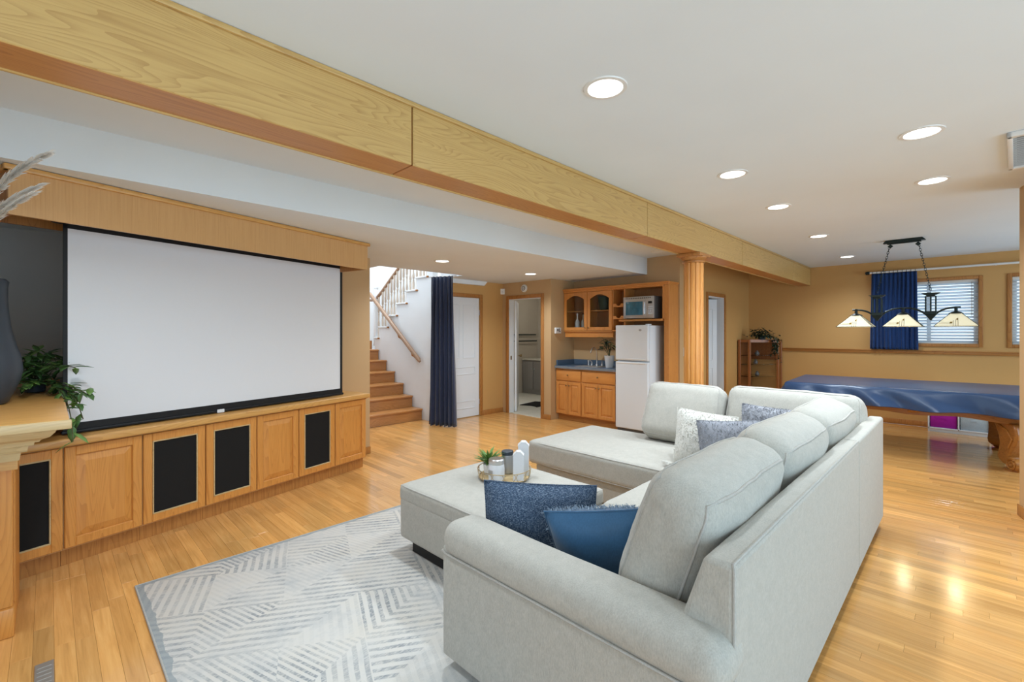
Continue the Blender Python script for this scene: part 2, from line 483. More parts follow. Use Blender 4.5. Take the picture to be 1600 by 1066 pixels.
def _plank(bm, p):
    xa, xb, ya, yb = p[0]+.0003, p[1]-.0003, p[2]+.0003, p[3]-.0003; c = .0006
    lo = [bm.verts.new(v) for v in ((xa,ya,-.012),(xb,ya,-.012),(xb,yb,-.012),(xa,yb,-.012))]
    mi = [bm.verts.new(v) for v in ((xa,ya,-c),(xb,ya,-c),(xb,yb,-c),(xa,yb,-c))]
    to = [bm.verts.new(v) for v in ((xa+c,ya+c,0),(xb-c,ya+c,0),(xb-c,yb-c,0),(xa+c,yb-c,0))]
    bm.faces.new(to)
    for i in range(4):
        j = (i+1) % 4
        bm.faces.new((lo[i], lo[j], mi[j], mi[i])); bm.faces.new((mi[i], mi[j], to[j], to[i]))
    return lo + mi + to
g = G(); cols = []
for n_, p in enumerate(planks):
    if n_ in near: continue
    cols += [p[4]] * len(_plank(g.bm, p))
o = g.make('plank', M['floor'], fl, smooth=0); o['kind'] = 'stuff'
a = o.data.color_attributes.new('tone', 'FLOAT_COLOR', 'POINT')
a.data.foreach_set('color', [x for c in cols for x in (*c, 1)])
for n_ in near:
    g = G(); _plank(g.bm, planks[n_]); o = g.make('plank', M['floor'], fl, smooth=0); _tone(o.data, planks[n_][4])

# ---- ceilings
g = G().box((X0-.1, YB-.1, ZC), (XF+.1, YV+.02, ZC+.1)).box((XA-.2, YV+.02, ZC), (XF+.1, 4.2, ZC+.1))
struct(g.make('ceiling', M['white'], loc=(0,0,ZC), world=True, smooth=0), 'flat white ceiling over the sofa and pool area', 'ceiling')
g = G().box((X0-.1, YV, ZB), (XA, 5.6, ZC+.1)).box((X0-.1, 5.6, ZB), (3.13, 6.2, ZC+.1)).box((4.56, 5.6, ZB), (XA, 6.17, ZC+.1)).box((5.81, 6.17, ZB), (XA, 7.7, ZC+.1))
struct(g.make('ceiling', M['white'], loc=(0,YV,ZB), world=True, smooth=0), 'lower dropped white ceiling with straight bulkhead edge in front of stairs', 'ceiling')
g = G().box((6.5, 5.0, 2.5), (8.7, 7.7, 2.6))
struct(g.make('ceiling', M['white'], loc=(6.5,5,2.5), world=True, smooth=0), 'white ceiling inside the bathroom', 'ceiling')

# ---- walls
def wallbox(name, boxes, mat, label, top=None):
    g = G()
    for lo, hi in boxes: g.box(lo, hi)
    o = g.make(name, mat, loc=boxes[0][0], world=True, smooth=0)
    return struct(o, label, 'wall')
W1 = (-.125, .95, 1.283, 2.235)      # window 1 opening: y0, y1, z0, z1
W2 = (-1.30, -.455, 1.283, 2.235)    # window 2 opening
wallbox('wall_far', [((XF, YB, 0), (XF+.15, YP+.1, W1[2])), ((XF, YB, W1[3]), (XF+.15, YP+.1, ZC)),
    ((XF, YB, W1[2]), (XF+.15, W2[0], W1[3])), ((XF, W2[1], W1[2]), (XF+.15, W1[0], W1[3])), ((XF, W1[1], W1[2]), (XF+.15, YP+.1, W1[3]))],
    M['wall'], 'tan wall of the pool area with two windows')
wallbox('wall_back', [((X0, YB-.15, 0), (-1.2, YB, ZC)), ((-1.2, YB-.15, 2.3), (3.8, YB, ZC)), ((3.8, YB-.15, 0), (5.7, YB, ZC)), ((-1.2, YB-.15, 0), (3.8, YB, .2)),
    ((5.7, YB-.15, 0), (8.7, YB, .4)), ((5.7, YB-.15, 2.2), (8.7, YB, ZC)), ((8.7, YB-.15, 0), (XF, YB, ZC))],
    M['wallL'], 'tan wall behind the camera with wide patio windows')
wallbox('wall_left', [((X0-.15, YB, 0), (X0, -1.6, ZC)), ((X0-.15, -1.6, 0), (X0, 2.0, .35)), ((X0-.15, -1.6, 2.25), (X0, 2.0, ZC)), ((X0-.15, 2.0, 0), (X0, 3.6, ZC))], M['wallL'], 'tan side wall left of the fireplace with a window')
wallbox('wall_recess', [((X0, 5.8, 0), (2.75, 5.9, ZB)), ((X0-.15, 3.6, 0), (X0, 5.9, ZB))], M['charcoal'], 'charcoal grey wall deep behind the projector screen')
wallbox('wall_door', [((4.4, YD, 2.055), (5.31, YD+.12, ZB)), ((5.31, YD, 0), (XB+.12, YD+.12, ZB)), ((4.4, YD, 0), (4.50, YD+.12, 2.055))], M['wall'], 'tan wall around the closed white door beside the stairs')
wallbox('wall_bathroom', [((XB, 5.885, 0), (XB+.11, YD, ZB)), ((XB, 4.90, 0), (XB+.11, 5.115, ZB)), ((XB, 5.115, 2.05), (XB+.11, 5.885, ZB))], M['wallL'], 'tan wall with the bathroom doorway')
wallbox('wall_alcove_side', [((XB+.11, 4.90, 0), (XA+.1, 5.02, ZB))], M['wallL'], 'tan side wall of the kitchenette alcove')
wallbox('wall_alcove', [((XA, YP, 0), (XA+.12, 4.90, ZC))], M['wallL'], 'tan back wall behind the kitchenette cabinets')
D3 = (7.52, 8.22)
wallbox('wall_pool', [((XA+.12, YP, 0), (D3[0], YP+.12, ZC)), ((D3[0], YP, 2.05), (D3[1], YP+.12, ZC)), ((D3[1], YP, 0), (XF, YP+.12, ZC))], M['wall'], 'tan side wall of the pool area with a narrow doorway')
# closet beyond the pool room doorway
wallbox('wall_closet', [((7.0, 4.4, 0), (9.2, 4.5, 2.3)), ((7.0, 3.1, 0), (7.1, 4.4, 2.3)), ((9.1, 3.1, 0), (9.2, 4.4, 2.3)), ((7.0, 3.1, 2.2), (9.2, 4.5, 2.3))], M['stairwhite'], 'white walls of the closet behind the pool area doorway')
# stairwell
g = G()
g.prism([(YD+.12, -.0), (8.75, 0), (8.75, 1.13), (8.05, 1.13), (8.05, 1.33)] + [p for k in range(6) for p in ((7.89-.312*k+.16*0, 1.33+.206*k), (7.89-.312*k, 1.33+.206*(k+1)))] + [(YD+.12, 1.33+.206*6)], 4.40, 4.50, 'x')
struct(g.make('wall_stair', M['stairwhite'], loc=(4.4, YD, 0), world=True, smooth=0), 'white stepped wall carrying the upper stair flight', 'wall')
for nm_, lo_, hi_, lb_ in (('back', (3.0, 8.75, 0), (5.8, 8.85, 4.9), 'white back wall of the stair landing'), ('left', (3.0, 5.95, 0), (3.1, 8.75, 4.9), 'white wall on the left of the staircase'),
        ('right', (5.7, 6.2, 2.345), (5.8, 8.75, 4.9), 'white upper wall right of the stairwell'), ('front', (3.0, 5.5, 2.70), (5.8, 5.6, 4.9), 'white upper wall above the stair opening')):
    wallbox('wall_stairwell_' + nm_, [(lo_, hi_)], M['stairwhite'], lb_)
struct(G().box((3.0, 5.5, 4.9), (5.8, 8.85, 5.0)).make('ceiling', M['white'], loc=(3.0, 5.5, 4.9), world=True, smooth=0), 'white ceiling high above the staircase', 'ceiling')
# white underside of the stair landing above the closed door
g = G().prism([(4.41, 2.272), (5.37, 2.272), (5.44, 2.344), (4.41, 2.344)], YD-.06, YD-.002, 'y')
struct(g.make('trim_soffit', M['stairwhite'], loc=(4.41, YD-.06, 2.272), world=True, smooth=0), 'small white sloped box under the ceiling above the closed door', 'trim')
# bathroom
wallbox('wall_bath', [((8.6, 4.9, 0), (8.7, 7.7, 2.5)), ((XB+.11, 7.6, 0), (8.6, 7.7, 2.5)), ((XA+.1, 5.02, 0), (8.6, 5.06, 2.5))], M['bathwall'], 'beige walls inside the bathroom')
bf = G().box((XB+.0, 5.06, -.05), (8.6, 7.6, .004)).make('floor', M['tile'], loc=(XB, 5.06, 0), world=True, smooth=0)
struct(bf, 'pale tile floor of the bathroom', 'floor')
for i in range(7):
    for j in range(7):
        x, y = XB+.01+i*.38, 5.07+j*.38
        if x+.37 < 8.6 and y+.37 < 7.6: G().box((x, y, .003), (x+.374, y+.374, .010), .002, 1).make('tile', M['tile'], bf, world=True)
# media wall: the part right of the screen, and its return
MA = R(15.44); MO = Vector((.386, 4.084, 0))
MM = Matrix.Translation(MO) @ Matrix.Rotation(MA, 4, 'Z')      # local (s, -off, z)
g = G().box((1.96, .36, 0), (2.525, .47, ZB), M=MM)
struct(g.make('wall_media', M['wallL'], loc=MM @ Vector((1.96, .36, 0)), rz=MA, world=True, smooth=0), 'tan wall end between projector screen and staircase', 'wall')
wallbox('wall_return', [((2.62, 5.22, 0), (2.73, 6.0, ZB)), ((2.73, 5.9, 0), (3.0, 6.0, ZB))], M['wallL'], 'tan wall return leading to the stairs')
# right hand wall end
d = Vector((-.975, -.22, 0)); ang = math.atan2(d.y, d.x)
MR = Matrix.Translation((5.43, -.30, 0)) @ Matrix.Rotation(ang, 4, 'Z')
g = G().box((0, 0, 0), (.75, .12, ZC), M=MR)
g.box((4.62, YB, 0), (4.74, -.40, ZC))
struct(g.make('wall_right', M['wallL'], loc=(5.43, -.30, 0), world=True, smooth=0), 'tan wall end at the right edge beside the pool area', 'wall')

# ---- baseboards
def bb(name, lo, hi, label, M_=None):
    g = G().box(lo, hi, .006, 2, M=M_)
    o = g.make(name, M['oakdark'], smooth=40, loc=(M_ @ Vector(lo)) if M_ else lo, world=True); struct(o, label, 'baseboard')
bb('baseboard_far', (XF-.014, YB, 0), (XF, YP, .085), 'oak baseboard along the window wall')
bb('baseboard_door', (5.37, YD-.014, 0), (XB, YD, .085), 'oak baseboard between closed door and bathroom')
bb('baseboard_bathroom', (XB-.014, 4.90, 0), (XB, 5.055, .085), 'oak baseboard right of the bathroom doorway')
bb('baseboard_pool', (8.29, YP-.014, 0), (XF, YP, .085), 'oak baseboard behind the corner shelf')
bb('baseboard_pool', (6.62, YP-.014, 0), (7.45, YP, .085), 'oak baseboard behind the fluted column')
bb('baseboard_right', (-.005, -.014, 0), (.75, 0, .09), 'oak baseboard at the right edge wall end', MR @ Matrix.Translation((0, 0, 0)))
bb('baseboard_media', (2.06, .346, 0), (2.53, .36, .085), 'oak baseboard at the media wall end', MM)

# ---- chair rail
g = G().box((XF-.022, YB, 1.122), (XF, 2.40, 1.172), .006, 2).box((XF-.032, YB, 1.160), (XF, 2.40, 1.176), .004, 2)
struct(g.make('trim_1', M['oakdarky'], loc=(XF, 0, 1.12), world=True), 'oak chair rail along the window wall', 'trim')

# ---- oak clad ceiling beam
bY0, bY1, bZ = 1.965, 2.165, 2.285
beam = thing('trim_2', 'long oak panelled ceiling beam running across the room', 'beam', (0, 2.065, bZ), kind='structure')
G().box((X0, bY0+.012, bZ+.012), (XF, bY1-.012, ZC)).make('core', M['oakdark'], beam, world=True, smooth=0)
js = [X0, 1.28, 3.655, 6.03, 8.405, XF]
for a_, b_ in zip(js, js[1:]):
    e = .004
    G().box((a_+e, bY0, bZ+.001), (b_-e, bY0+.013, ZC-.022), .003, 1).make('panel', M['oakbeam'], beam, world=True)
    G().box((a_+e, bY0+.004, bZ), (b_-e, bY1-.004, bZ+.013), .003, 1).make('panel', M['oakbounce'], beam, world=True)
    G().box((a_+e, bY1-.013, bZ+.001), (b_-e, bY1, ZC-.022), .003, 1).make('panel', M['oakbeam'], beam, world=True)
G().box((X0, bY0-.012, ZC-.024), (XF, bY0+.012, ZC-.001), .004, 2).make('moulding', M['oakbeam'], beam, world=True)
G().box((X0, bY1-.012, ZC-.024), (XF, bY1+.012, ZC-.001), .004, 2).make('moulding', M['oakbeam'], beam, world=True)
G().box((X0, bY1-.006, bZ-.006), (XF, bY1+.008, bZ+.008), .003, 1).make('moulding', M['oakbeam'], beam, world=True)

# ---- windows of the pool area
def window(n, y0, y1, label):
    w = thing('window_%d' % n, label, 'window', (XF, (y0+y1)/2, 1.25), kind='structure')
    fw = .046
    for lo, hi in (((XF-.02, y0-fw, 1.237), (XF, y0, 2.281)), ((XF-.02, y1, 1.237), (XF, y1+fw, 2.281)),
                   ((XF-.02, y0, 2.235), (XF, y1, 2.281)), ((XF-.02, y0, 1.237), (XF, y1, 1.283))):
        G().box(lo, hi, .005, 2).make('casing', M['oakdark'], w, world=True)
    for lo, hi in (((XF+.08, y0, 1.283), (XF+.12, y0+.05, 2.235)), ((XF+.08, y1-.05, 1.283), (XF+.12, y1, 2.235)), ((XF+.08, y0, 2.185), (XF+.12, y1, 2.235)), ((XF+.08, y0, 1.283), (XF+.12, y1, 1.333)), ((XF+.08, (y0+y1)/2-.025, 1.283), (XF+.12, (y0+y1)/2+.025, 2.235))):
        G().box(lo, hi, .004, 1).make('sash', M['plastic'], w, world=True)
    for a_, b_ in ((y0+.05, (y0+y1)/2-.025), ((y0+y1)/2+.025, y1-.05)):
        G().box((XF+.097, a_, 1.333), (XF+.103, b_, 2.185)).make('pane', M['glass'], w, world=True, smooth=0)
    return w
window(1, W1[0], W1[1], 'oak framed window beside the blue curtain')
window(2, W2[0], W2[1], 'oak framed window partly cut off at the right edge')
def blind(y0, y1, label):
    t = thing('window_blind', label, 'blind', (XF+.04, (y0+y1)/2, 1.29), 0, 'window blinds of the pool area')
    G().box((XF+.02, y0+.004, 2.195), (XF+.06, y1-.004, 2.234), .003, 1).make('headrail', M['plastic'], t, world=True)
    n = 20
    for k in range(n):
        z = 1.315 + k*(2.185-1.315)/(n-1)
        Mx = Matrix.Translation((XF+.04, 0, z)) @ Matrix.Rotation(R(38), 4, 'Y')
        G().box((-.0255, y0+.006, -.0013), (.0255, y1-.006, .0013), M=Mx).make('slat', M['blind'], t, world=True, smooth=0)
    G().box((XF+.025, y0+.006, 1.286), (XF+.055, y1-.006, 1.30), .002, 1).make('bottom_rail', M['plastic'], t, world=True)
    G().tube([(XF+.012, y0+.07, 2.20), (XF+.012, y0+.07, 1.70)], .003, 6).make('tilt_wand', M['brass'], t, world=True)
blind(W1[0], W1[1], 'white slatted blind in the window beside the blue curtain')
blind(W2[0], W2[1], 'white slatted blind in the window cut by the right edge')

# windows behind the camera (they let the daylight in)
def frame_xz(n, x0, x1, z0, z1, label):
    w = thing('window_%d' % n, label, 'window', ((x0+x1)/2, YB-.08, z0), kind='structure')
    k = max(2, round((x1-x0)/1.2))
    for i in range(k+1):
        x = x0 + (x1-x0)*i/k
        G().box((x-.03, YB-.12, z0), (x+.03, YB-.06, z1), .004, 1).make('mullion', M['plastic'], w, world=True)
    for z in (z0, z1): G().box((x0, YB-.12, z-.03), (x1, YB-.06, z+.03), .004, 1).make('rail', M['plastic'], w, world=True)
frame_xz(3, -1.2, 3.8, .2, 2.3, 'wide patio window behind the camera')
frame_xz(4, 5.7, 8.7, .4, 2.2, 'window in the wall behind the pool table')
w = thing('window_5', 'window in the side wall left of the camera', 'window', (X0-.08, .2, .35), kind='structure')
for y in (-1.6, -.4, .8, 2.0): G().box((X0-.12, y-.03, .35), (X0-.06, y+.03, 2.25), .004, 1).make('mullion', M['plastic'], w, world=True)
for z in (.35, 2.25): G().box((X0-.12, -1.6, z-.03), (X0-.06, 2.0, z+.03), .004, 1).make('rail', M['plastic'], w, world=True)

# ---- doors
def panel_face(w, x0, x1, z0, z1, y, s, arch=False):
    """raised moulding rectangle on a door face at y (facing s)"""
    g = G(); t = .012; h = .006*s
    def seg(a, b): g.tube([a, b], .007, 6)
    P = [(x0, y, z0), (x1, y, z0), (x1, y, z1), (x0, y, z1)]
    for i in range(4): seg(P[i], P[(i+1) % 4])
    return g
d1 = thing('door_1', 'closed white panelled door beside the navy curtain', 'door', (4.9, YD+.03, 0), kind='structure')
sl = G().box((4.505, YD+.012, .012), (5.305, YD+.05, 2.05), .003, 1).make('door_leaf', M['doorwhite'], d1, world=True)
for x0, x1, z0, z1 in ((4.60, 4.86, 1.02, 1.92), (4.95, 5.21, 1.02, 1.92), (4.60, 5.21, .74, .86), (4.60, 5.21, .16, .28)):
    panel_face(None, x0, x1, z0, z1, YD+.011, -1).make('moulding', M['doorwhite'], sl, world=True)
for z in (.25, 1.8): G().box((5.298, YD-.002, z-.045), (5.312, YD+.014, z+.045), .002, 1).make('hinge', M['chrome'], d1, world=True)
for lo, hi in (((5.31, YD-.016, 0), (5.372, YD, 2.117)), ((4.42, YD-.016, 2.055), (5.31, YD, 2.117)), ((4.43, YD-.016, 0), (4.492, YD, 2.055))):
    G().box(lo, hi, .005, 2).make('casing', M['oakdark'], d1, world=True)
d2 = thing('door_2', 'white bathroom door standing open inside its oak framed doorway', 'door', (XB+.05, 5.87, 0), kind='structure')
for lo, hi in (((XB-.016, 5.885, 0), (XB, 5.95, 2.115)), ((XB-.016, 5.05, 0), (XB, 5.115, 2.115)), ((XB-.016, 5.115, 2.05), (XB, 5.885, 2.115))):
    G().box(lo, hi, .005, 2).make('casing', M['oakdark'], d2, world=True)
for lo, hi in (((XB, 5.868, 0), (XB+.11, 5.886, 2.05)), ((XB, 5.114, 0), (XB+.11, 5.128, 2.05)), ((XB, 5.128, 2.036), (XB+.11, 5.868, 2.052))):
    G().box(lo, hi, .002, 1).make('jamb', M['doorwhite'], d2, world=True)
Mdr = Matrix.Translation((XB+.12, 5.862, 0)) @ Matrix.Rotation(R(41), 4, 'Z')
lf = G().box((0, -.038, .015), (.72, 0, 2.03), .003, 1, M=Mdr).make('door_leaf', M['doorwhite'], d2, world=True)
G().lathe([(.012, 0), (.012, .03), (.028, .04), (.03, .055), (.02, .068)], seg=14, M=Mdr @ Matrix.Translation((.66, -.038, 1.0)) @ Matrix.Rotation(R(90), 4, 'X')).make('knob', M['brass'], lf, world=True)
G().box((XB+.02, 5.860, .96), (XB+.05, 5.868, 1.03), .001, 1).make('strike_plate', M['brass'], d2, world=True)
d3 = thing('door_3', 'white panelled door ajar in the pool area behind the column', 'door', (7.87, YP, 0), kind='structure')
for lo, hi in (((D3[0]-.062, YP-.016, 0), (D3[0], YP, 2.112)), ((D3[1], YP-.016, 0), (D3[1]+.062, YP, 2.112)), ((D3[0], YP-.016, 2.05), (D3[1], YP, 2.112))):
    G().box(lo, hi, .005, 2).make('casing', M['oakdark'], d3, world=True)
for lo, hi in (((D3[1]-.014, YP, 0), (D3[1]+.002, YP+.12, 2.05)), ((D3[0]-.002, YP, 0), (D3[0]+.014, YP+.12, 2.05)), ((D3[0]+.014, YP, 2.036), (D3[1]-.014, YP+.12, 2.052))):
    G().box(lo, hi, .002, 1).make('jamb', M['doorwhite'], d3, world=True)
Md3 = Matrix.Translation((D3[1]-.03, YP+.13, 0)) @ Matrix.Rotation(R(150), 4, 'Z')
lf = G().box((0, 0, .015), (.67, .036, 2.03), .003, 1, M=Md3).make('door_leaf', M['doorwhite'], d3, world=True)
for x0, x1, z0, z1 in ((.09, .30, .98, 1.86), (.37, .58, .98, 1.86), (.09, .30, .22, .84), (.37, .58, .22, .84)):
    g = panel_face(None, x0, x1, z0, z1, .037, 1); g.bm.transform(Md3); g.make('moulding', M['doorwhite'], lf, world=True)

# ================================================================ MEDIA WALL
def mpt(s, off, z=0): return MM @ Vector((s, -off, z))
bounds = [-.75, -.343, .066, .474, .879, 1.277, 1.682, 2.085]
kinds = 'spsspsp'
labels = ['oak media cabinet with black speaker cloth door at the fireplace end',
          'oak media cabinet with raised panel door between two speaker cloth doors at the left',
          'oak media cabinet with speaker cloth door under the left half of the screen',
          'oak media cabinet with speaker cloth door under the middle of the screen',
          'oak media cabinet with raised panel door right of the screen middle',
          'oak media cabinet with the narrowest looking speaker cloth door, next to the end panel door',
          'oak media cabinet with raised panel door at the staircase end']
for i, k in enumerate(kinds):
    a_, b_ = bounds[i], bounds[i+1]; w_ = b_ - a_
    t = thing('media_cabinet', labels[i], 'cabinet', mpt((a_+b_)/2, 0), MA, 'built in media cabinets below the screen')
    h = w_/2
    G().box((-h+.001, -.03, .105), (h-.001, .33, .749)).make('body', M['oakzf'], t, smooth=0)
    G().box((-h+.001, 0, 0), (h-.001, .02, .105)).make('toe_kick', M['oakdark'], t, smooth=0)
    e = .004; z0, z1 = .115, .741; st = .058
    d = G().box((-h+e, -.05, z0), (-h+st, -.031, z1), .004, 1).box((h-st, -.05, z0), (h-e, -.031, z1), .004, 1) \
        .box((-h+st-.002, -.05, z0), (h-st+.002, -.031, z0+st), .004, 1).box((-h+st-.002, -.05, z1-st), (h-st+.002, -.031, z1), .004, 1).make('door', M['oakz'], t)
    if k == 's':
        G().box((-h+st, -.041, z0+st), (h-st, -.034, z1-st)).make('speaker_cloth', M['grille'], d, smooth=0)
        G().box((-h+st, -.052, z0+st-.004), (-h+st+.008, -.041, z1-st+.004), .002, 1).box((h-st-.008, -.052, z0+st-.004), (h-st, -.041, z1-st+.004), .002, 1) \
           .box((-h+st, -.052, z0+st-.004), (h-st, -.041, z0+st+.005), .002, 1).box((-h+st, -.052, z1-st-.005), (h-st, -.041, z1-st+.004), .002, 1).make('bead', M['oakpale'], d)
    else:
        # raised panel: bevelled field
        g = G(); x0, x1, za, zb = -h+st, h-st, z0+st, z1-st; m = .045
        o_ = [(x0, -.036, za), (x1, -.036, za), (x1, -.036, zb), (x0, -.036, zb)]
        n_ = [(x0+m, -.050, za+m), (x1-m, -.050, za+m), (x1-m, -.050, zb-m), (x0+m, -.050, zb-m)]
        O = [g.bm.verts.new(p) for p in o_]; N = [g.bm.verts.new(p) for p in n_]; B = [g.bm.verts.new((p[0], -.031, p[2])) for p in o_]
        g.bm.faces.new(N)
        for q in range(4): g.bm.faces.new((O[q], O[(q+1) % 4], N[(q+1) % 4], N[q])); g.bm.faces.new((B[q], B[(q+1) % 4], O[(q+1) % 4], O[q]))
        g.make('raised_panel', M['oakz'], d, smooth=0)
G().box((0, -.012, .105), (.012, .33, .749), M=MM @ Matrix.Translation((2.087, 0, 0))).box((2.087, -.05, .74), (2.099, .0, .749), M=MM).make('filler', M['oakz'], None, world=True, loc=mpt(2.09, 0), rz=MA)
tag(bpy.data.objects['filler'], 'narrow oak end panel closing the media cabinets at the staircase end', 'panel')
t = G().box((-.80, -.085, .751), (2.112, .455, .800), .010, 3, M=MM).make('media_worktop', M['oakx'], None, world=True, loc=mpt(.66, 0, .75), rz=MA)
tag(t, 'long oak worktop on the media cabinets below the projector screen', 'worktop')

# valance
v = thing('valance', 'long oak valance box above the projector screen', 'valance', mpt(.6, .33, 2.08), MA)
G().box((-.645, -.33, 2.078), (1.84, -.31, 2.322), M=MM).make('front_board', M['oakzf'], v, world=True, smooth=0)
G().box((-.645, -.31, 2.078), (-.625, .30, 2.322), M=MM).make('side_board', M['oakdark'], v, world=True, smooth=0)
G().box((1.82, -.31, 2.078), (1.84, .355, 2.322), M=MM).make('side_board', M['oakdark'], v, world=True, smooth=0)
G().box((-.625, .28, 2.13), (1.82, .30, 2.322), M=MM).make('back_board', M['oakdark'], v, world=True, smooth=0)
G().box((-.625, -.31, 2.22), (1.82, .28, 2.235), M=MM).make('soffit_board', M['oakdark'], v, world=True, smooth=0)
G().box((-.665, -.35, 2.312), (1.86, -.30, 2.342), .006, 2, M=MM).box((-.665, -.34, 2.312), (-.62, .30, 2.342), .004, 1, M=MM).make('cornice', M['oakx'], v, world=True)

# projector screen
sc = thing('projector_screen', 'large pull down projector screen with white fabric and black border', 'screen', mpt(.77, -.05, .805), MA)
s0, s1, zz0, zz1 = -.318, 1.852, .806, 2.20
G().box((s0+.022, .048, zz0+.066), (s1-.03, .052, zz1-.01), M=MM).make('fabric', M['screen'], sc, world=True, smooth=0)
G().box((s0, .0475, zz0+.02), (s0+.022, .0525, zz1), M=MM).box((s1-.03, .0475, zz0+.02), (s1, .0525, zz1), M=MM).box((s0, .0475, 2.112), (s1, .0525, zz1), M=MM).box((s0, .0470, zz0+.018), (s1, .0522, zz0+.066), M=MM).make('border', M['black'], sc, world=True, smooth=0)
G().box((s0-.01, .036, zz0), (s1+.01, .064, zz0+.022), .008, 2, M=MM).make('weight_bar', M['black'], sc, world=True)
G().box((.60, .028, zz0-.002), (.655, .037, zz0+.026), .003, 2, M=MM).make('pull_tab', M['potwhite'], sc, world=True)
G().box((s0-.05, .02, 2.14), (s1+.05, .11, 2.218), .02, 3, M=MM).make('roller_case', M['black'], sc, world=True)

# ================================================================ FIREPLACE with deep shelf
f = thing('fireplace', 'oak fireplace surround with deep mantel shelf at the left edge', 'fireplace', (-.5, 3.26, 0))
sx, sy0, sy1, sz = .072, 2.945, 5.74, 1.05
G().box((-1.28, sy0, sz-.042), (sx, sy1, sz), .010, 3).make('mantel_shelf', M['oakx'], f, world=True)
G().box((-1.28, sy0-.006, sz-.044), (sx+.006, sy0+.02, sz-.002), .005, 2).make('shelf_nosing', M['oakpale'], f, world=True)
# cove under the shelf, swept round the corner
prof = [(.04, sz-.042), (.048, sz-.060), (.066, sz-.082), (.095, sz-.096), (.10, sz-.104), (.115, sz-.104), (.118, sz-.120), (.135, sz-.124), (.14, sz-.15), (.16, sz-.155), (.165, sz-.19)]
g = G()
def pfront(d_): return (sx-d_, sy0+d_)
for (d1_, z1_), (d2_, z2_) in zip(prof, prof[1:]):
    a_, b_ = pfront(d1_), pfront(d2_)
    g.poly([(-1.28, a_[1], z1_), (a_[0], a_[1], z1_), (b_[0], b_[1], z2_), (-1.28, b_[1], z2_)])
    g.poly([(a_[0], a_[1], z1_), (a_[0], 3.8, z1_), (b_[0], 3.8, z2_), (b_[0], b_[1], z2_)])
g.make('cove_moulding', M['oakpale'], f, world=True, smooth=20)
G().box((-1.28, 3.16, sz-.24), (-.10, 3.78, sz-.10)).make('frieze', M['oakx'], f, world=True, smooth=0)
leg = G().box((-.37, 3.24, .14), (-.118, 3.78, sz-.19), .004, 1).make('pilaster', M['oakz'], f, world=True)
for k in range(3): G().box((-.335+.07*k, 3.234, .22), (-.305+.07*k, 3.25, sz-.27), .006, 2).make('flute_bead', M['oakz'], leg, world=True)
G().box((-.126, 3.30, .14), (-.112, 3.76, sz-.20), .004, 1).make('side_panel', M['oakz'], leg, world=True)
G().box((-.385, 3.225, 0), (-.112, 3.78, .14), .008, 2).make('plinth', M['oakz'], f, world=True)
G().box((-1.28, 3.27, 0), (-.37, 3.40, sz-.20)).make('firebox_surround', M['black'], f, world=True, smooth=0)
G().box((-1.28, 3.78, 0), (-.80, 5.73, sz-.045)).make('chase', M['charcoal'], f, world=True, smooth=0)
G().box((-.80, 5.60, sz-.12), (sx-.05, 5.73, sz-.043)).make('wall_cleat', M['oakx'], f, world=True, smooth=0)
# floor register near the hearth
t = thing('floor_register', 'narrow grey metal floor register in the oak floor at bottom left', 'register', (-.012, 2.72, 0))
G().box((-.041, 2.55, 0), (.019, 2.875, .004), .002, 1).make('face_plate', M['hearth'], t, world=True)
for k in range(9): G().box((-.034, 2.575+k*.032, .003), (.012, 2.583+k*.032, .006), .001, 1).make('louvre', M['hearth'], t, world=True)

# vase
vc = Vector((-.285, 3.85, sz))
prof = [(.05, 0), (.118, .002), (.13, .012), (.150, .06), (.176, .13), (.187, .19), (.180, .26), (.158, .34), (.142, .42), (.132, .50), (.127, .58), (.127, .655), (.132, .685), (.120, .70), (.105, .685), (.082, .60), (.05, .45)]
tag(G().lathe(prof, seg=40).make('vase', M['slate'], None, loc=vc, smooth=60), 'tall blue grey ceramic vase on the fireplace shelf', 'vase')
# pampas grass
pg = thing('pampas_grass', 'cream pampas grass plumes leaning out of the grey vase', 'dried grass', vc + Vector((0, 0, .3)))
prg = random.Random(11)
def plume(p0, p1, p2, spread, n, ln):
    """bezier stem with hairs on the outer part"""
    p0, p1, p2 = Vector(p0), Vector(p1), Vector(p2)
    B = lambda u: p0*(1-u)**2 + p1*2*u*(1-u) + p2*u*u
    st_ = G().tube([B(k/14) for k in range(15)], [.004*(1-.7*k/14) for k in range(15)], 5).make('stem', M['plume'], pg, world=True)
    g = G()
    for k in range(n):
        u = .45 + .55*prg.random()**.8; p = B(u); d = (B(min(1, u+.03)) - B(u-.03)).normalized()
        r = Vector((prg.gauss(0, 1), prg.gauss(0, 1), prg.gauss(0, 1))); r = (r - d*r.dot(d)).normalized()
        taper = math.sin(math.pi*min(1, (u-.40)/.62))**.7 + .15
        q = p + d*ln*prg.uniform(.5, 1.0)*(.5+taper*.5) + r*spread*taper*prg.uniform(.3, 1) - Vector((0, 0, .012))
        w_ = d.cross(r)*.0016; m_ = p.lerp(q, .5) + r*spread*.25
        g.poly([p-w_, m_-w_, q, m_+w_, p+w_])
    o = g.make('plume', M['plume'], st_, world=True, smooth=0); o['kind'] = 'stuff'
top = vc + Vector((0, 0, .66))
plume(top, Vector((-0.311, 3.655, 2.171)), Vector((-0.002, 3.016, 2.280)), .024, 260, .13)
plume(top, Vector((-0.334, 3.678, 2.023)), Vector((-0.027, 3.099, 2.148)), .020, 220, .12)
plume(top, Vector((-0.304, 3.577, 1.963)), Vector((-0.047, 3.033, 2.094)), .018, 220, .13)

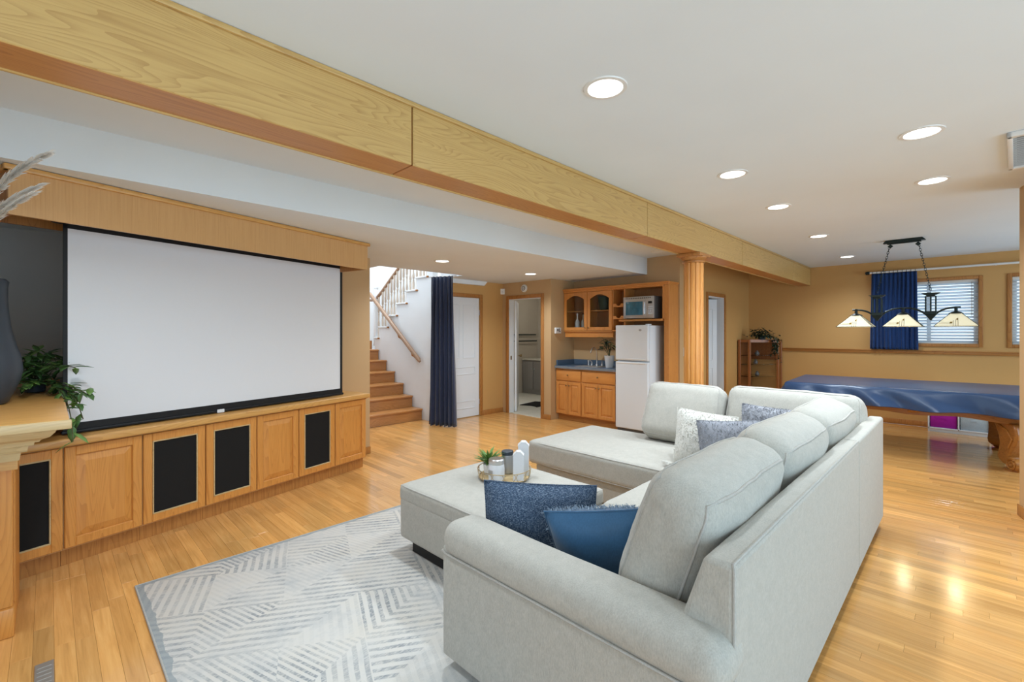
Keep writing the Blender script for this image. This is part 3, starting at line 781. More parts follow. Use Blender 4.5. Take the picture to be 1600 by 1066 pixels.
# ---- leafy plants
def leaf_bm(g, base, d, up, L, Wd, curl=.15):
    d = d.normalized(); s_ = d.cross(up)
    if s_.length < 1e-4: s_ = Vector((1, 0, 0))
    s_.normalize(); n_ = s_.cross(d).normalized()
    P = lambda u, v: base + d*L*u + s_*Wd*v + n_*(-curl*L*u*u + .12*Wd*abs(v)*2)
    a_ = g.bm.verts.new(P(0, 0)); b1 = g.bm.verts.new(P(.3, -.42)); b2 = g.bm.verts.new(P(.3, .42)); bm_ = g.bm.verts.new(P(.35, 0))
    c1 = g.bm.verts.new(P(.65, -.36)); c2 = g.bm.verts.new(P(.65, .36)); cm = g.bm.verts.new(P(.68, 0)); e = g.bm.verts.new(P(1, 0))
    for q in ((a_, bm_, b1), (a_, b2, bm_), (b1, bm_, cm, c1), (bm_, b2, c2, cm), (c1, cm, e), (cm, c2, e)): g.bm.faces.new(q)
def thick(o, t=.0012):
    m_ = o.modifiers.new('thickness', 'SOLIDIFY'); m_.thickness = t; return o

mp = thing('trailing_plant', 'green trailing artificial vine on the mantel shelf behind the grey vase', 'plant', (-.06, 4.45, sz))
lr = random.Random(21)
pot = G().lathe([(.04, 0), (.05, .006), (.055, .06), (.058, .065), (.05, .065), (.045, .05)], c=(-.06, 4.45, sz), seg=20).make('pot', M['slate'], mp, world=True)
root = Vector((-.06, 4.45, sz+.06))
vines = []
for tip, h_ in ((Vector((0.174, 3.692, 1.078)), .08), (Vector((0.141, 3.582, 0.957)), .10), (Vector((0.096, 3.457, 0.858)), .10), (Vector((0.127, 3.781, 1.036)), .08), (Vector((0.120, 3.930, 1.232)), .08), (Vector((0.088, 4.034, 1.240)), .1), (Vector((-0.041, 4.590, 1.325)), .1), (Vector((-0.100, 4.508, 1.286)), .12), (Vector((0.016, 4.533, 1.294)), .1), (Vector((-0.096, 4.078, 1.118)), .1), (Vector((0.064, 4.343, 1.269)), .1), (Vector((-0.059, 4.324, 1.199)), .1), (Vector((-0.114, 4.381, 1.178)), .1)):
    mid = root.lerp(tip, .55); mid.z = max(root.z, tip.z) + h_*.5
    if tip.z < sz: mid = Vector((sx+.03, (tip.y+root.y)/2, sz+.13))
    B = lambda u: root*(1-u)**2 + mid*2*u*(1-u) + tip*u*u
    pts = [B(k/10) for k in range(11)]
    G().tube(pts, .0028, 5).make('vine', M['stem'], mp, world=True)
    nl = 13 if tip.z < sz+.1 else 11
    for k in range(nl):
        u = .25 + .75*k/(nl-1); p = B(min(1, u)); dd = (B(min(1, u+.05)) - B(max(0, u-.05))).normalized()
        sgn = 1 if k % 2 else -1
        dirv = dd*.5 + Vector((lr.uniform(-1, 1), lr.uniform(-1, 1), lr.uniform(-.5, .6)))*.9 + Vector((.45*sgn, -.45*sgn, -.1))
        g = G(); leaf_bm(g, p, dirv, Vector((0, 0, 1)), lr.uniform(.065, .105), lr.uniform(.034, .052), lr.uniform(.05, .35))
        thick(g.make('leaf', M['leaf' if lr.random() < .6 else 'leaf2'], mp, world=True, smooth=60))
g = G()
for k in range(150):
    p = root + Vector((lr.gauss(-.07, .09), lr.gauss(0, .13), lr.uniform(-.02, .12)))
    p.x = min(p.x, .03); p.y = max(p.y, 4.2)
    leaf_bm(g, p, Vector((lr.uniform(-1, 1), lr.uniform(-1, 1), lr.uniform(0, .9))), Vector((0, 0, 1)), lr.uniform(.05, .09), lr.uniform(.03, .05), .2)
o = thick(g.make('foliage', M['leaf'], mp, world=True, smooth=60)); o['kind'] = 'stuff'

# ================================================================ COLUMN
c = thing('fluted_column', 'round fluted oak column with square capital under the beam', 'column', (4.84, 2.065, 0))
g = G(); nf = 12; seg = nf*8
ring = []
for k in range(seg):
    a_ = 2*math.pi*k/seg; r_ = .098 - .011*max(0, math.cos(a_*nf))**.7
    ring.append((r_*math.cos(a_), r_*math.sin(a_)))
g.prism(ring, .14, 2.20)
g.make('shaft', M['oakz'], c, smooth=50)
G().lathe([(.10, 2.185), (.112, 2.19), (.112, 2.205), (.10, 2.21), (.125, 2.235), (.13, 2.245), (.13, 2.25)], seg=32).make('echinus', M['oakdark'], c)
G().box((-.145, -.125, 2.248), (.145, .125, 2.284), .006, 2).make('abacus', M['oakdark'], c)
G().box((-.14, -.14, 0), (.14, .14, .09), .006, 2).lathe([(.135, .09), (.135, .115), (.105, .135), (.10, .145)], seg=32).make('base', M['oakdark'], c)

# ================================================================ STAIRCASE
st = thing('staircase', 'oak stair flight climbing beside the white wall', 'stairs', (3.75, 6.45, 0))
SX0, SX1 = 3.115, 4.388; RI, RU, SY = .189, .286, 6.46
for k in range(6):
    y = SY + RU*k; z = RI*k
    G().box((SX0, y, z), (SX1, y+.018, z+RI-.032)).make('riser', M['tread'], st, world=True, smooth=0)
    G().box((SX0, y-.03, z+RI-.033), (SX1, y+RU+.017, z+RI), .011, 3).make('tread', M['tread'], st, world=True)
G().box((SX0, SY+RU*6, RI*6), (SX1, SY+RU*6+.018, RI*7-.033)).make('riser', M['tread'], st, world=True, smooth=0)
G().box((SX0, SY+RU*6-.03, RI*7-.033), (SX1, 8.74, RI*7-.19), .006, 1).make('landing', M['tread'], st, world=True)
pts = [(SY+.02, 0)]
for k in range(7): pts += [(SY+.02+RU*k, RI*(k+1)-.04), (SY+.02+RU*(k+1), RI*(k+1)-.04)]
pts += [(SY+.02+RU*7, 0)]
G().prism(pts, SX0, SX0+.03, 'x').make('stringer', M['tread'], st, world=True, smooth=0)
# upper flight: caps, balusters, rail
bl = thing('stair_balustrade', 'white and oak stepped balustrade with turned balusters on the upper flight', 'balustrade', (4.45, 7.2, 1.33))
RUN, RISE = .312, .206
caps = []
for k in range(7):
    y1 = 7.89 - RUN*k + (.0); z = 1.33 + RISE*k
    if k == 0: y1 = 8.05
    y0 = 7.89 - RUN*(k) - .0 if k == 0 else y1 - 0
    ya, yb = (7.875, 8.06) if k == 0 else (7.89-RUN*k-.045, 7.89-RUN*(k-1)+.0)
    z = 1.335 if k == 0 else 1.332 + RISE*k
    if k == 6: break
    G().box((4.372, ya, z), (4.515, yb, z+.030), .008, 2).make('step_cap', M['stairwhite'], bl, world=True)
    G().box((4.368, ya-.012, z-.004), (4.40, ya+.03, z+.026), .008, 2).make('cap_nosing', M['oakdark'], bl, world=True)
    caps.append((ya, yb, z+.03))
def rail_z(y): return 1.335 + .03 + .84 + (7.9-y)/RUN*RISE
prof = [(.017, 0), (.017, .20), (.011, .215), (.016, .235), (.0105, .255), (.017, .30), (.018, .34), (.011, .42), (.0095, .50), (.012, .56), (.0175, .575), (.011, .59), (.011, .62), (.017, .635), (.017, 1.0)]
for k, (ya, yb, z) in enumerate(caps):
    ys = [7.985] if k == 0 else [ya + .10, ya + .205, ya+.305]
    for y in ys:
        if k > 0 and y > yb - .005: y = yb - .02
        top = rail_z(y) - .02; L = top - z
        G().lathe([(r_*1.2, q*L) for r_, q in prof], c=(4.45, y, z), seg=8).make('baluster', M['baluster'], bl, world=True, smooth=50)
G().box((4.41, 8.04, 1.2), (4.49, 8.12, 2.28), .008, 2).lathe([(.03, 2.28), (.045, 2.30), (.045, 2.33), (.02, 2.36)], c=(4.45, 8.08, 0), seg=16).make('newel_post', M['stairwhite'], bl, world=True)
rp = [(4.45, 8.30, rail_z(8.05)-.02), (4.45, 8.12, rail_z(8.05)-.02), (4.45, 8.02, rail_z(8.0)+.0), (4.45, 7.85, rail_z(7.85)), (4.45, 7.4, rail_z(7.4)), (4.45, 6.6, rail_z(6.6)), (4.45, 5.75, rail_z(5.75))]
G().tube(rp, .030, 10).make('handrail', M['railwood'], bl, world=True)
# wall handrail
hr = thing('wall_handrail', 'sloping oak handrail on brackets fixed to the white stair wall', 'handrail', (4.33, 6.5, .97))
a_, b_ = Vector((4.325, 8.10, 2.19)), Vector((4.325, 6.46, 1.005))
G().tube([a_, a_.lerp(b_, .5), b_, b_ + Vector((0, -.035, -.035))], [.036, .036, .036, .022], 12).make('rail', M['railwood'], hr, world=True)
for u in (.62, .88):
    p = a_.lerp(b_, u)
    G().tube([p + Vector((0, 0, -.02)), p + Vector((.01, -.01, -.075)), p + Vector((.075, -.02, -.10))], [.022, .026, .03], 8).ball(p + Vector((.060, -.02, -.10)), .034, 10).make('bracket', M['oakdark'], hr, world=True)

# ================================================================ NAVY CURTAIN at the stairs
def drape(name, p0, p1, ztop, zbot, folds, amp, mat, label, cat, spread=1.0, group=None, flare=0.0, hem=.0):
    p0, p1 = Vector((*p0, 0)), Vector((*p1, 0)); d = (p1-p0); L = d.length; d.normalize(); n_ = Vector((-d.y, d.x, 0))
    mid = (p0+p1)/2
    def f(u, v):
        z = ztop + (zbot-ztop)*v
        s_ = (u-.5)*L*(1 + flare*v)
        ph = 2*math.pi*folds*u
        am = amp*(.45+.55*min(1, v*3))*(1 + .35*math.sin(7*u+2.2*v))
        off = am*math.sin(ph + .5*math.sin(3*v+5*u)) + .3*am*math.sin(2.3*ph + 1.7*v)
        s2 = .25*L/folds*math.sin(2*ph)*.4
        return mid + d*(s_+s2) + n_*off + Vector((0, 0, z + hem*math.sin(ph)))
    t = thing(name, label, cat, (mid.x, mid.y, zbot), 0, group)
    o = G().grid(f, folds*14, 30).make('cloth', mat, t, world=True, smooth=180)
    m_ = o.modifiers.new('thickness', 'SOLIDIFY'); m_.thickness = .003
    return t, f
t, f = drape('navy_curtain', (4.205, 5.93), (4.375, 5.60), ZB-.02, .012, 6, .042, M['navy'], 'navy floor length curtain gathered beside the staircase', 'curtain', flare=.28, hem=.006)
G().tube([(4.19, 5.97, ZB-.022), (4.40, 5.55, ZB-.022)], .008, 8).make('track', M['plastic'], t, world=True)
for k in range(7): G().ring((0, 0, 0), .012, .0025, 10, 5, M=Matrix.Translation((4.20+.028*k, 5.94-.055*k, ZB-.03)) @ Matrix.Rotation(R(90), 4, 'X')).make('hook_ring', M['chrome'], t, world=True)

# ================================================================ SMALL WALL FITTINGS
t = thing('door_chime', 'round white dial on the wall above the bathroom doorway', 'wall dial', (XB-.02, 5.50, 2.225))
Mx = Matrix.Translation((XB-.001, 5.50, 2.225)) @ Matrix.Rotation(R(-90), 4, 'Y')
G().lathe([(.066, 0), (.068, .012), (.060, .026), (.03, .030)], seg=28, M=Mx).make('case', M['plastic'], t, world=True)
G().lathe([(.040, .028), (.040, .0315), (.030, .0315), (.030, .028)], seg=24, M=Mx).make('dial_ring', M['blade'], t, world=True)
G().lathe([(.018, .0285), (.016, .036)], seg=16, M=Mx).make('centre_knob', M['chrome'], t, world=True)
t = thing('motion_sensor', 'small white motion sensor high in the corner beside the closed door', 'sensor', (XB-.03, YD-.03, 2.19))
G().prism([(XB-.055, YD-.001), (XB-.001, YD-.055), (XB-.001, YD-.001)], 2.15, 2.25).make('housing', M['plastic'], t, world=True, smooth=0)
G().box((XB-.046, YD-.046, 2.17), (XB-.02, YD-.02, 2.205), .008, 2).make('lens', M['potwhite'], t, world=True)
t = thing('thermostat', 'white thermostat panel with dark display on the alcove side wall', 'thermostat', (6.05, 4.895, 1.47))
G().box((5.96, 4.872, 1.435), (6.11, 4.899, 1.535), .006, 2).make('case', M['plastic'], t, world=True)
G().box((5.995, 4.869, 1.475), (6.03, 4.873, 1.515)).make('display', M['blade'], t, world=True)
G().box((6.045, 4.869, 1.465), (6.065, 4.873, 1.52)).box((6.07, 4.869, 1.46), (6.085, 4.873, 1.48)).make('button', M['blade'], t, world=True)
t = thing('light_switch', 'white light switch plate on the wall left of the column', 'switch', (6.58, YP-.005, 1.19))
G().box((6.62, YP-.008, 1.10), (6.69, YP-.0005, 1.23), .003, 2).make('plate', M['plastic'], t, world=True)
G().box((6.643, YP-.013, 1.145), (6.667, YP-.007, 1.185), .002, 1).make('rocker', M['potwhite'], t, world=True)

# ================================================================ BATHROOM
v = thing('bathroom_vanity', 'taupe vanity cabinet inside the bathroom', 'vanity', (8.3, 7.2, .01))
G().box((8.02, 6.86, .012), (8.59, 7.58, .80), .006, 2).make('body', M['vanity'], v, world=True)
G().box((8.0, 6.85, .80), (8.595, 7.59, .835), .006, 2).make('vanity_top', M['tile'], v, world=True)
for k in range(2):
    d = G().box((8.0, 6.88+k*.35, .12), (8.02, 7.21+k*.35, .76), .006, 2).make('door', M['vanity'], v, world=True)
    G().ball((7.99, 7.18+k*.08, .6), .012, 8).make('knob', M['chrome'], d, world=True)
t = thing('towel_rail', 'dark double towel rail on the bathroom wall', 'towel rail', (7.8, 7.57, 1.3))
for z, y in ((1.40, 7.54), (1.25, 7.51)): G().tube([(7.2, y, z), (8.45, y, z)], .014, 8).make('bar', M['iron'], t, world=True)
for x in (7.2, 7.75): G().box((x-.012, 7.53, 1.385), (x+.012, 7.599, 1.415), .005, 1).make('end_bracket', M['iron'], t, world=True)
t = thing('bath_mat', 'crumpled black mat on the bathroom floor', 'mat', (6.85, 6.15, .011))
def fm(u, v): return (6.62+.55*u+.05*math.sin(4*v), 5.88+.42*v+.08*u, .022+.030*abs(math.sin(5*u+2*v))*math.sin(math.pi*u)*math.sin(math.pi*v))
o = G().grid(fm, 18, 12).make('pile', M['grille'], t, world=True, smooth=180); m_ = o.modifiers.new('thickness', 'SOLIDIFY'); m_.thickness = .012
G().tube([fm(k/20, 0) for k in range(21)], .006, 6).make('hem', M['black'], t, world=True)

bl_ = bpy.data.lights.new('bathroom_added_light', 'POINT'); bl_.energy = 15; bl_.color = (1, .93, .82); bl_.shadow_soft_size = .09  # lamp added out of view to brighten the bathroom
bo_ = thing('bathroom_fill_light', 'added round ceiling light brightening the bathroom, out of view', 'ceiling light', (7.3, 6.3, 2.5))
G().lathe([(.12, 0), (.12, -.03), (.10, -.05), (.05, -.06)], seg=24).make('glass_bowl', M['glow'], bo_)
lo_ = bpy.data.objects.new('bathroom_fill_bulb', bl_); C.objects.link(lo_); lo_.parent = bo_; lo_.location = (0, 0, -.15)

# ================================================================ KITCHENETTE
KX = 5.985
def raised_door(parent, name, xf, y0, y1, z0, z1, st, mat, rail, knob=None, panel=True):
    d = G().box((xf, y0, z0), (xf+.019, y0+st, z1), .003, 1).box((xf, y1-st, z0), (xf+.019, y1, z1), .003, 1) \
        .box((xf, y0+st-.002, z0), (xf+.019, y1-st+.002, z0+st), .003, 1).box((xf, y0+st-.002, z1-st), (xf+.019, y1-st+.002, z1), .003, 1).make(name, mat, parent, world=True)
    if panel:
        g = G(); m = min(.035, .3*(y1-y0-2*st)); a0, a1, b0, b1 = y0+st, y1-st, z0+st, z1-st
        O = [g.bm.verts.new((xf+.013, y, z)) for y, z in ((a0, b0), (a1, b0), (a1, b1), (a0, b1))]
        N = [g.bm.verts.new((xf+.002, y, z)) for y, z in ((a0+m, b0+m), (a1-m, b0+m), (a1-m, b1-m), (a0+m, b1-m))]
        B = [g.bm.verts.new((xf+.018, y, z)) for y, z in ((a0, b0), (a1, b0), (a1, b1), (a0, b1))]
        g.bm.faces.new(N)
        for q in range(4):
            r_ = (q+1) % 4
            g.bm.faces.new((O[q], O[r_], N[r_], N[q])); g.bm.faces.new((B[q], B[r_], O[r_], O[q]))
        g.make('raised_panel', mat, d, world=True, smooth=0)
    if knob:
        G().lathe([(.005, 0), (.005, .012), (.013, .018), (.013, .024), (.006, .028)], seg=12, M=Matrix.Translation((xf, knob[0], knob[1])) @ Matrix.Rotation(R(-90), 4, 'Y')).make('knob', M['brass'], d, world=True)
    return d
for (y0, y1, lab) in ((4.37, 4.895, 'honey oak base cabinet with drawer and two doors next to the alcove wall'), (3.735, 4.37, 'honey oak base cabinet with drawer and two doors next to the fridge')):
    t = thing('base_cabinet', lab, 'cabinet', (KX+.28, (y0+y1)/2, 0), 0, 'kitchenette base cabinets')
    G().box((KX+.02, y0+.001, .10), (6.495, y1-.001, .859)).make('body', M['kit'], t, world=True, smooth=0)
    G().box((KX+.08, y0+.001, 0), (6.49, y1-.001, .10)).make('toe_kick', M['oakdarky'], t, world=True, smooth=0)
    dr = G().box((KX, y0+.012, .665), (KX+.02, y1-.012, .835), .006, 2).make('drawer', M['kity'], t, world=True)
    ym = (y0+y1)/2
    G().lathe([(.005, 0), (.005, .012), (.013, .018), (.013, .024), (.006, .028)], seg=12, M=Matrix.Translation((KX, ym, .755)) @ Matrix.Rotation(R(-90), 4, 'Y')).make('knob', M['brass'], dr, world=True)
    raised_door(t, 'door', KX, ym+.003, y1-.012, .115, .645, .05, M['kit'], None, (ym+.03, .585))
    raised_door(t, 'door', KX, y0+.012, ym-.003, .115, .645, .05, M['kit'], None, (ym-.03, .585))
wt = thing('kitchen_worktop', 'blue laminate worktop with upstand on the kitchenette cabinets', 'worktop', (6.2, 4.3, .86))
G().box((KX-.02, 3.73, .862), (6.496, 4.896, .900), .004, 2).make('slab', M['counter'], wt, world=True)
G().box((KX-.026, 3.73, .860), (KX-.018, 4.896, .897), .003, 1).make('front_edge', M['counteredge'], wt, world=True)
G().box((6.476, 3.73, .900), (6.497, 4.896, .99), .004, 1).make('upstand', M['counter'], wt, world=True)
G().box((KX+.02, 4.876, .900), (6.476, 4.897, .99), .004, 1).make('side_upstand', M['counter'], wt, world=True)
sk = thing('bar_sink', 'small steel bar sink with curved tap set in the blue worktop', 'sink', (6.2, 4.35, .90))
G().box((6.06, 4.12, .898), (6.42, 4.56, .906), .003, 2).make('rim', M['chrome'], sk, world=True)
G().box((6.09, 4.15, .9055), (6.33, 4.53, .9075), .001, 1).make('bowl', M['silver'], sk, world=True)
tap = G().lathe([(.028, .906), (.026, .93), (.012, .935), (.011, .99)], c=(6.38, 4.34, 0), seg=14).tube([(6.38, 4.34, .98), (6.38, 4.34, 1.10), (6.36, 4.34, 1.17), (6.31, 4.34, 1.205), (6.25, 4.34, 1.195), (6.21, 4.34, 1.15), (6.20, 4.34, 1.12)], .010, 8).make('tap', M['chrome'], sk, world=True)
for dy in (-.10, .10): G().lathe([(.022, .906), (.020, .935), (.010, .94), (.010, .965)], c=(6.38, 4.34+dy, 0), seg=12).tube([(6.38, 4.34+dy, .965), (6.34, 4.34+dy*1.25, 1.0)], .008, 6).make('tap_handle', M['chrome'], sk, world=True)
G().lathe([(.016, .906), (.014, .96), (.018, .965), (.018, .99)], c=(6.37, 4.50, 0), seg=12).make('side_sprayer', M['chrome'], sk, world=True)

# upper cabinet run
UX = 6.2
u = thing('upper_cabinet', 'honey oak wall cabinet with two arched glass doors, wine cubbies and microwave niche', 'cabinet', (6.35, 4.0, 1.37))
def ub(lo, hi, name='carcass_board', mat='kit', bev=.002): return G().box(lo, hi, bev, 1).make(name, M[mat], u, world=True)
ub((6.48, 3.09, 1.47), (6.496, 4.893, 2.14), 'back_panel', 'kitin')
ub((UX+.02, 4.875, 1.47), (6.48, 4.893, 2.14)); ub((UX+.02, 3.925, 1.47), (6.48, 3.945, 2.14)); ub((UX+.0, 3.705, 1.47), (6.48, 3.725, 2.14))
ub((UX+.02, 3.945, 1.47), (6.48, 4.875, 1.49)); ub((UX, 3.08, 2.12), (6.48, 4.893, 2.14)); ub((UX+.02, 4.40, 1.49), (6.48, 4.42, 2.12))
ub((UX+.0, 3.725, 1.47), (6.48, 3.925, 1.49))
ub((UX+.03, 3.945, 1.80), (6.48, 4.40, 1.812), 'shelf', 'kity'); ub((UX+.03, 4.42, 1.80), (6.48, 4.875, 1.812), 'shelf', 'kity')
ub((UX-.03, 3.09, 1.620), (6.48, 3.705, 1.652), 'microwave_shelf', 'kity', .004)
ub((UX-.03, 3.69, 1.620), (UX+.01, 3.80, 1.650), 'shelf_lip', 'kity', .004)
for z in (1.66, 1.85):
    g = G(); pts = [(3.726, z), (3.924, z), (3.924, z+.05), (3.895, z+.05)] + [(3.825+.042*math.cos(math.pi*k/8), z+.05-.035*math.sin(math.pi*k/8)) for k in range(9)] + [(3.726, z+.05)]
    g.prism(pts, UX+.005, UX+.022, 'x').make('wine_cradle', M['kity'], u, world=True, smooth=0)
    ub((UX+.022, 3.726, z-.002), (6.48, 3.924, z+.01), 'cubby_shelf', 'kity')
ub((UX-.012, 3.00, 2.135), (6.497, 4.895, 2.165), 'cornice_lower', 'kity', .006); ub((UX-.03, 2.985, 2.16), (6.497, 4.896, 2.185), 'cornice_upper', 'kity', .006)
ub((UX+.03, 3.935, 1.375), (UX+.05, 4.885, 1.47), 'light_valance', 'kity'); ub((UX+.0, 3.935, 1.462), (UX+.06, 4.893, 1.476), 'valance_cap', 'kity')
ub((UX-.002, 3.076, 1.652), (UX+.018, 3.10, 2.12), 'stile', 'kit'); 
tag(G().box((UX, 3.0, 0), (6.497, 3.075, 2.134), .003, 1).make('tall_end_panel', M['kit'], None, loc=(UX, 3.0, 0), world=True), 'tall honey oak end panel right of the fridge', 'panel')
def arch_door(y0, y1, kn):
    z0, z1, s_ = 1.485, 2.115, .055
    g = G(); n = 14
    ins = [(y0+s_, z0+s_)] + [(y1-s_, z0+s_)]
    arc = [((y1-s_) + (y0+s_-(y1-s_))*k/n, z1-.115 + .065*math.sin(math.pi*k/n)) for k in range(n+1)]
    inner = ins + arc
    outer = [(y0, z0), (y1, z0)] + [(y1 + (y0-y1)*k/n, z1) for k in range(n+1)]
    vi = [[g.bm.verts.new((x, p[0], p[1])) for p in inner] for x in (UX, UX+.019)]
    vo = [[g.bm.verts.new((x, p[0], p[1])) for p in outer] for x in (UX, UX+.019)]
    m = len(inner)
    for k in range(m):
        j = (k+1) % m
        for L_ in (0, 1): g.bm.faces.new((vo[L_][k], vo[L_][j], vi[L_][j], vi[L_][k]))
        g.bm.faces.new((vo[0][k], vo[0][j], vo[1][j], vo[1][k])); g.bm.faces.new((vi[0][k], vi[0][j], vi[1][j], vi[1][k]))
    d = g.make('door', M['kit'], u, world=True, smooth=30)
    G().prism(inner, UX+.008, UX+.011, 'x').make('pane', M['glass'], d, world=True, smooth=0)
    G().lathe([(.005, 0), (.005, .012), (.012, .018), (.012, .024), (.006, .028)], seg=12, M=Matrix.Translation((UX, kn, 1.53)) @ Matrix.Rotation(R(-90), 4, 'Y')).make('knob', M['brass'], d, world=True)
arch_door(4.415, 4.885, 4.445); arch_door(3.94, 4.405, 4.375)
bp = [(.036, 0), (.038, .01), (.038, .13), (.030, .16), (.013, .19), (.012, .26), (.015, .265), (.015, .28)]
t = thing('bottle', 'clear bottle with white lettering, left one behind the cabinet glass', 'bottle', (6.33, 4.70, 1.49), 0, 'bottles in the glass cabinet')
G().lathe(bp, seg=16).make('body', M['porc'], t); G().lathe([(.0155, .265), (.0155, .285), (.0, .286)], seg=12).make('cap', M['chrome'], t)
t = thing('bottle', 'clear bottle with dark neck, right one behind the cabinet glass', 'bottle', (6.34, 4.585, 1.49), 0, 'bottles in the glass cabinet')
G().lathe(bp, seg=16).make('body', M['silver'], t); G().lathe([(.0155, .265), (.0155, .285), (.0, .286)], seg=12).make('cap', M['black'], t)
tag(G().lathe([(.06, 0), (.07, .01), (.095, .14), (.10, .22), (.105, .225), (.09, .22), (.06, .02)], seg=20).make('dark_pitcher', M['leafd'], None, loc=(6.34, 4.17, 1.812)), 'dark green pot on the shelf behind the right glass door', 'pot')
# microwave
m = thing('microwave', 'silver microwave oven with blue lit window in the cabinet niche', 'microwave', (6.3, 3.45, 1.653))
my0, my1, mz0, mz1, mx = 3.20, 3.70, 1.664, 1.985, 6.14
G().box((mx+.02, my0, mz0), (6.47, my1, mz1), .008, 2).make('case', M['blade'], m, world=True)
G().box((mx, my0, mz0), (mx+.022, my1, mz1), .006, 2).make('front', M['silver'], m, world=True)
dr = G().box((mx-.006, my0+.125, mz0+.02), (mx+.002, my1-.008, mz1-.05), .004, 2).make('door', M['silver'], m, world=True)
G().box((mx-.009, my0+.175, mz0+.045), (mx-.004, my1-.045, mz1-.075), .004, 2).make('window', M['lcd'], dr, world=True)
G().tube([(mx-.022, my0+.143, mz0+.06), (mx-.026, my0+.143, mz0+.14), (mx-.022, my0+.143, mz1-.09)], .008, 8).make('handle', M['chrome'], dr, world=True)
G().box((mx-.004, my0+.03, mz1-.11), (mx+.001, my0+.09, mz1-.075)).make('display', M['black'], m, world=True)
for i in range(4):
    for j in range(3): G().box((mx-.004, my0+.026+.024*j, mz0+.055+.033*i), (mx+.001, my0+.044+.024*j, mz0+.077+.033*i), .002, 1).make('button', M['chrome'], m, world=True)
for k in range(14): G().box((mx-.003, my0+.05+.03*k, mz1-.034), (mx+.001, my0+.068+.03*k, mz1-.016)).make('vent_slot', M['blade'], m, world=True)
for y in (my0+.04, my1-.04): G().box((6.2, y-.02, 1.652), (6.4, y+.02, mz0)).make('foot', M['black'], m, world=True)
# fridge
fr = thing('fridge', 'white two door fridge standing beside the kitchenette cabinets', 'fridge', (6.2, 3.45, 0))
fx, fy0, fy1 = 5.935, 3.185, 3.712
G().box((fx+.065, fy0+.004, .03), (6.46, fy1-.004, 1.555), .008, 2).make('cabinet', M['appl'], fr, world=True)
for z0, z1, nm in ((1.045, 1.56, 'freezer_door'), (.05, 1.028, 'fridge_door')):
    d = G().box((fx, fy0, z0), (fx+.062, fy1, z1), .016, 4).make(nm, M['appl'], fr, world=True)
    zz = z0+.012 if nm == 'freezer_door' else z1-.03
    G().box((fx-.008, fy0+.03, zz), (fx+.01, fy1-.02, zz+.018), .006, 2).make('grip', M['plastic'], d, world=True)
    if nm == 'freezer_door':
        G().lathe([(.022, 0), (.021, .003), (.0, .004)], seg=16, M=Matrix.Translation((fx, fy0+.12, 1.487)) @ Matrix.Rotation(R(-90), 4, 'Y') @ Matrix.Diagonal((.7, 1.1, 1, 1))).make('badge', M['silver'], d, world=True)
G().box((fx+.02, fy0+.005, 1.558), (fx+.12, fy0+.05, 1.575), .005, 2).make('hinge_cover', M['appl'], fr, world=True)
G().box((fx+.04, fy0+.01, 0), (6.44, fy1-.01, .05), .003, 1).make('plinth', M['blade'], fr, world=True)
# potted plant on the worktop
t = thing('potted_plant', 'dark leafy plant in a white pot on the blue worktop beside the fridge', 'plant', (6.20, 3.985, .90))
G().lathe([(.052, .0), (.058, .01), (.078, .185), (.082, .19), (.072, .19), (.06, .16)], seg=24).make('pot', M['potwhite'], t)
kr = random.Random(5)
for k in range(7):
    a_ = 2*math.pi*k/7; tip = Vector((.05*math.cos(a_)-.02, .09*math.sin(a_)+.04, .33+.14*kr.random()))
    G().tube([(0, 0, .17), tip*.55 + Vector((0, 0, .10)), tip], .004, 5).make('stem', M['stem'], t)
    for j in range(4):
        g = G(); leaf_bm(g, tip*(.8+.07*j), Vector((math.cos(a_+j*1.7), math.sin(a_+j*1.7), kr.uniform(-.2, .5))), Vector((0, 0, 1)), kr.uniform(.10, .15), kr.uniform(.05, .07), .3)
        thick(g.make('leaf', M['leafd' if (k+j) % 3 else 'leaf'], t, smooth=60))

# ================================================================ CEILING FITTINGS
spots = [(1.84, 1.205, ZC, 'lit recessed ceiling light nearest the camera above the sofa'), (3.49, 1.205, ZC, 'lit recessed ceiling light second along the row by the beam'),
         (4.685, 1.22, ZC, 'lit recessed ceiling light third along the row by the beam'), (6.45, 1.25, ZC, 'lit recessed ceiling light fourth along the row by the beam'),
         (8.49, 1.278, ZC, 'lit recessed ceiling light at the far end of the row by the beam'), (3.53, .183, ZC, 'lit recessed ceiling light at upper right nearest the ceiling register'),
         (4.70, .182, ZC, 'lit recessed ceiling light between the register and the pendant lamp'), (3.463, 4.652, ZB, 'lit recessed light in the lower ceiling in front of the stairs'),
         (5.16, 4.709, ZB, 'lit recessed light in the lower ceiling in front of the bathroom door'),
         (.30, 2.45, ZC, 'added recessed fill light hidden behind the beam at the fireplace end'), (1.90, 2.45, ZC, 'added recessed fill light hidden behind the middle of the beam'), (3.50, 2.45, ZC, 'added recessed fill light hidden behind the beam near the column')]  # last three are invented, added to light the left floor and screen
dl = None
for x, y, z, lab in spots:
    if dl is None:
        dl = thing('recessed_light', lab, 'ceiling light', (x, y, z), 0, 'recessed ceiling lights')
        G().lathe([(.078, .004), (.082, -.006), (.100, -.005), (.104, .002), (.104, .004)], seg=36, cap=False).make('trim_ring', M['plastic'], dl)
        G().lathe([(.0, -.0015), (.079, -.002), (.079, .003), (0, .003)], seg=32, cap=False).make('lens', M['glow'], dl)
        o = dl
    else:
        o = copy_tree(dl); o.location = (x, y, z); o['label'] = lab
    l = bpy.data.lights.new('downlight', 'SPOT'); l.energy = DOWN_W*3.0; l.color = DOWN_COL; l.spot_size = R(150); l.spot_blend = .9; l.shadow_soft_size = .07
    lo = bpy.data.objects.new('downlight_bulb', l); C.objects.link(lo); lo.parent = o; lo.location = (0, 0, -.03)
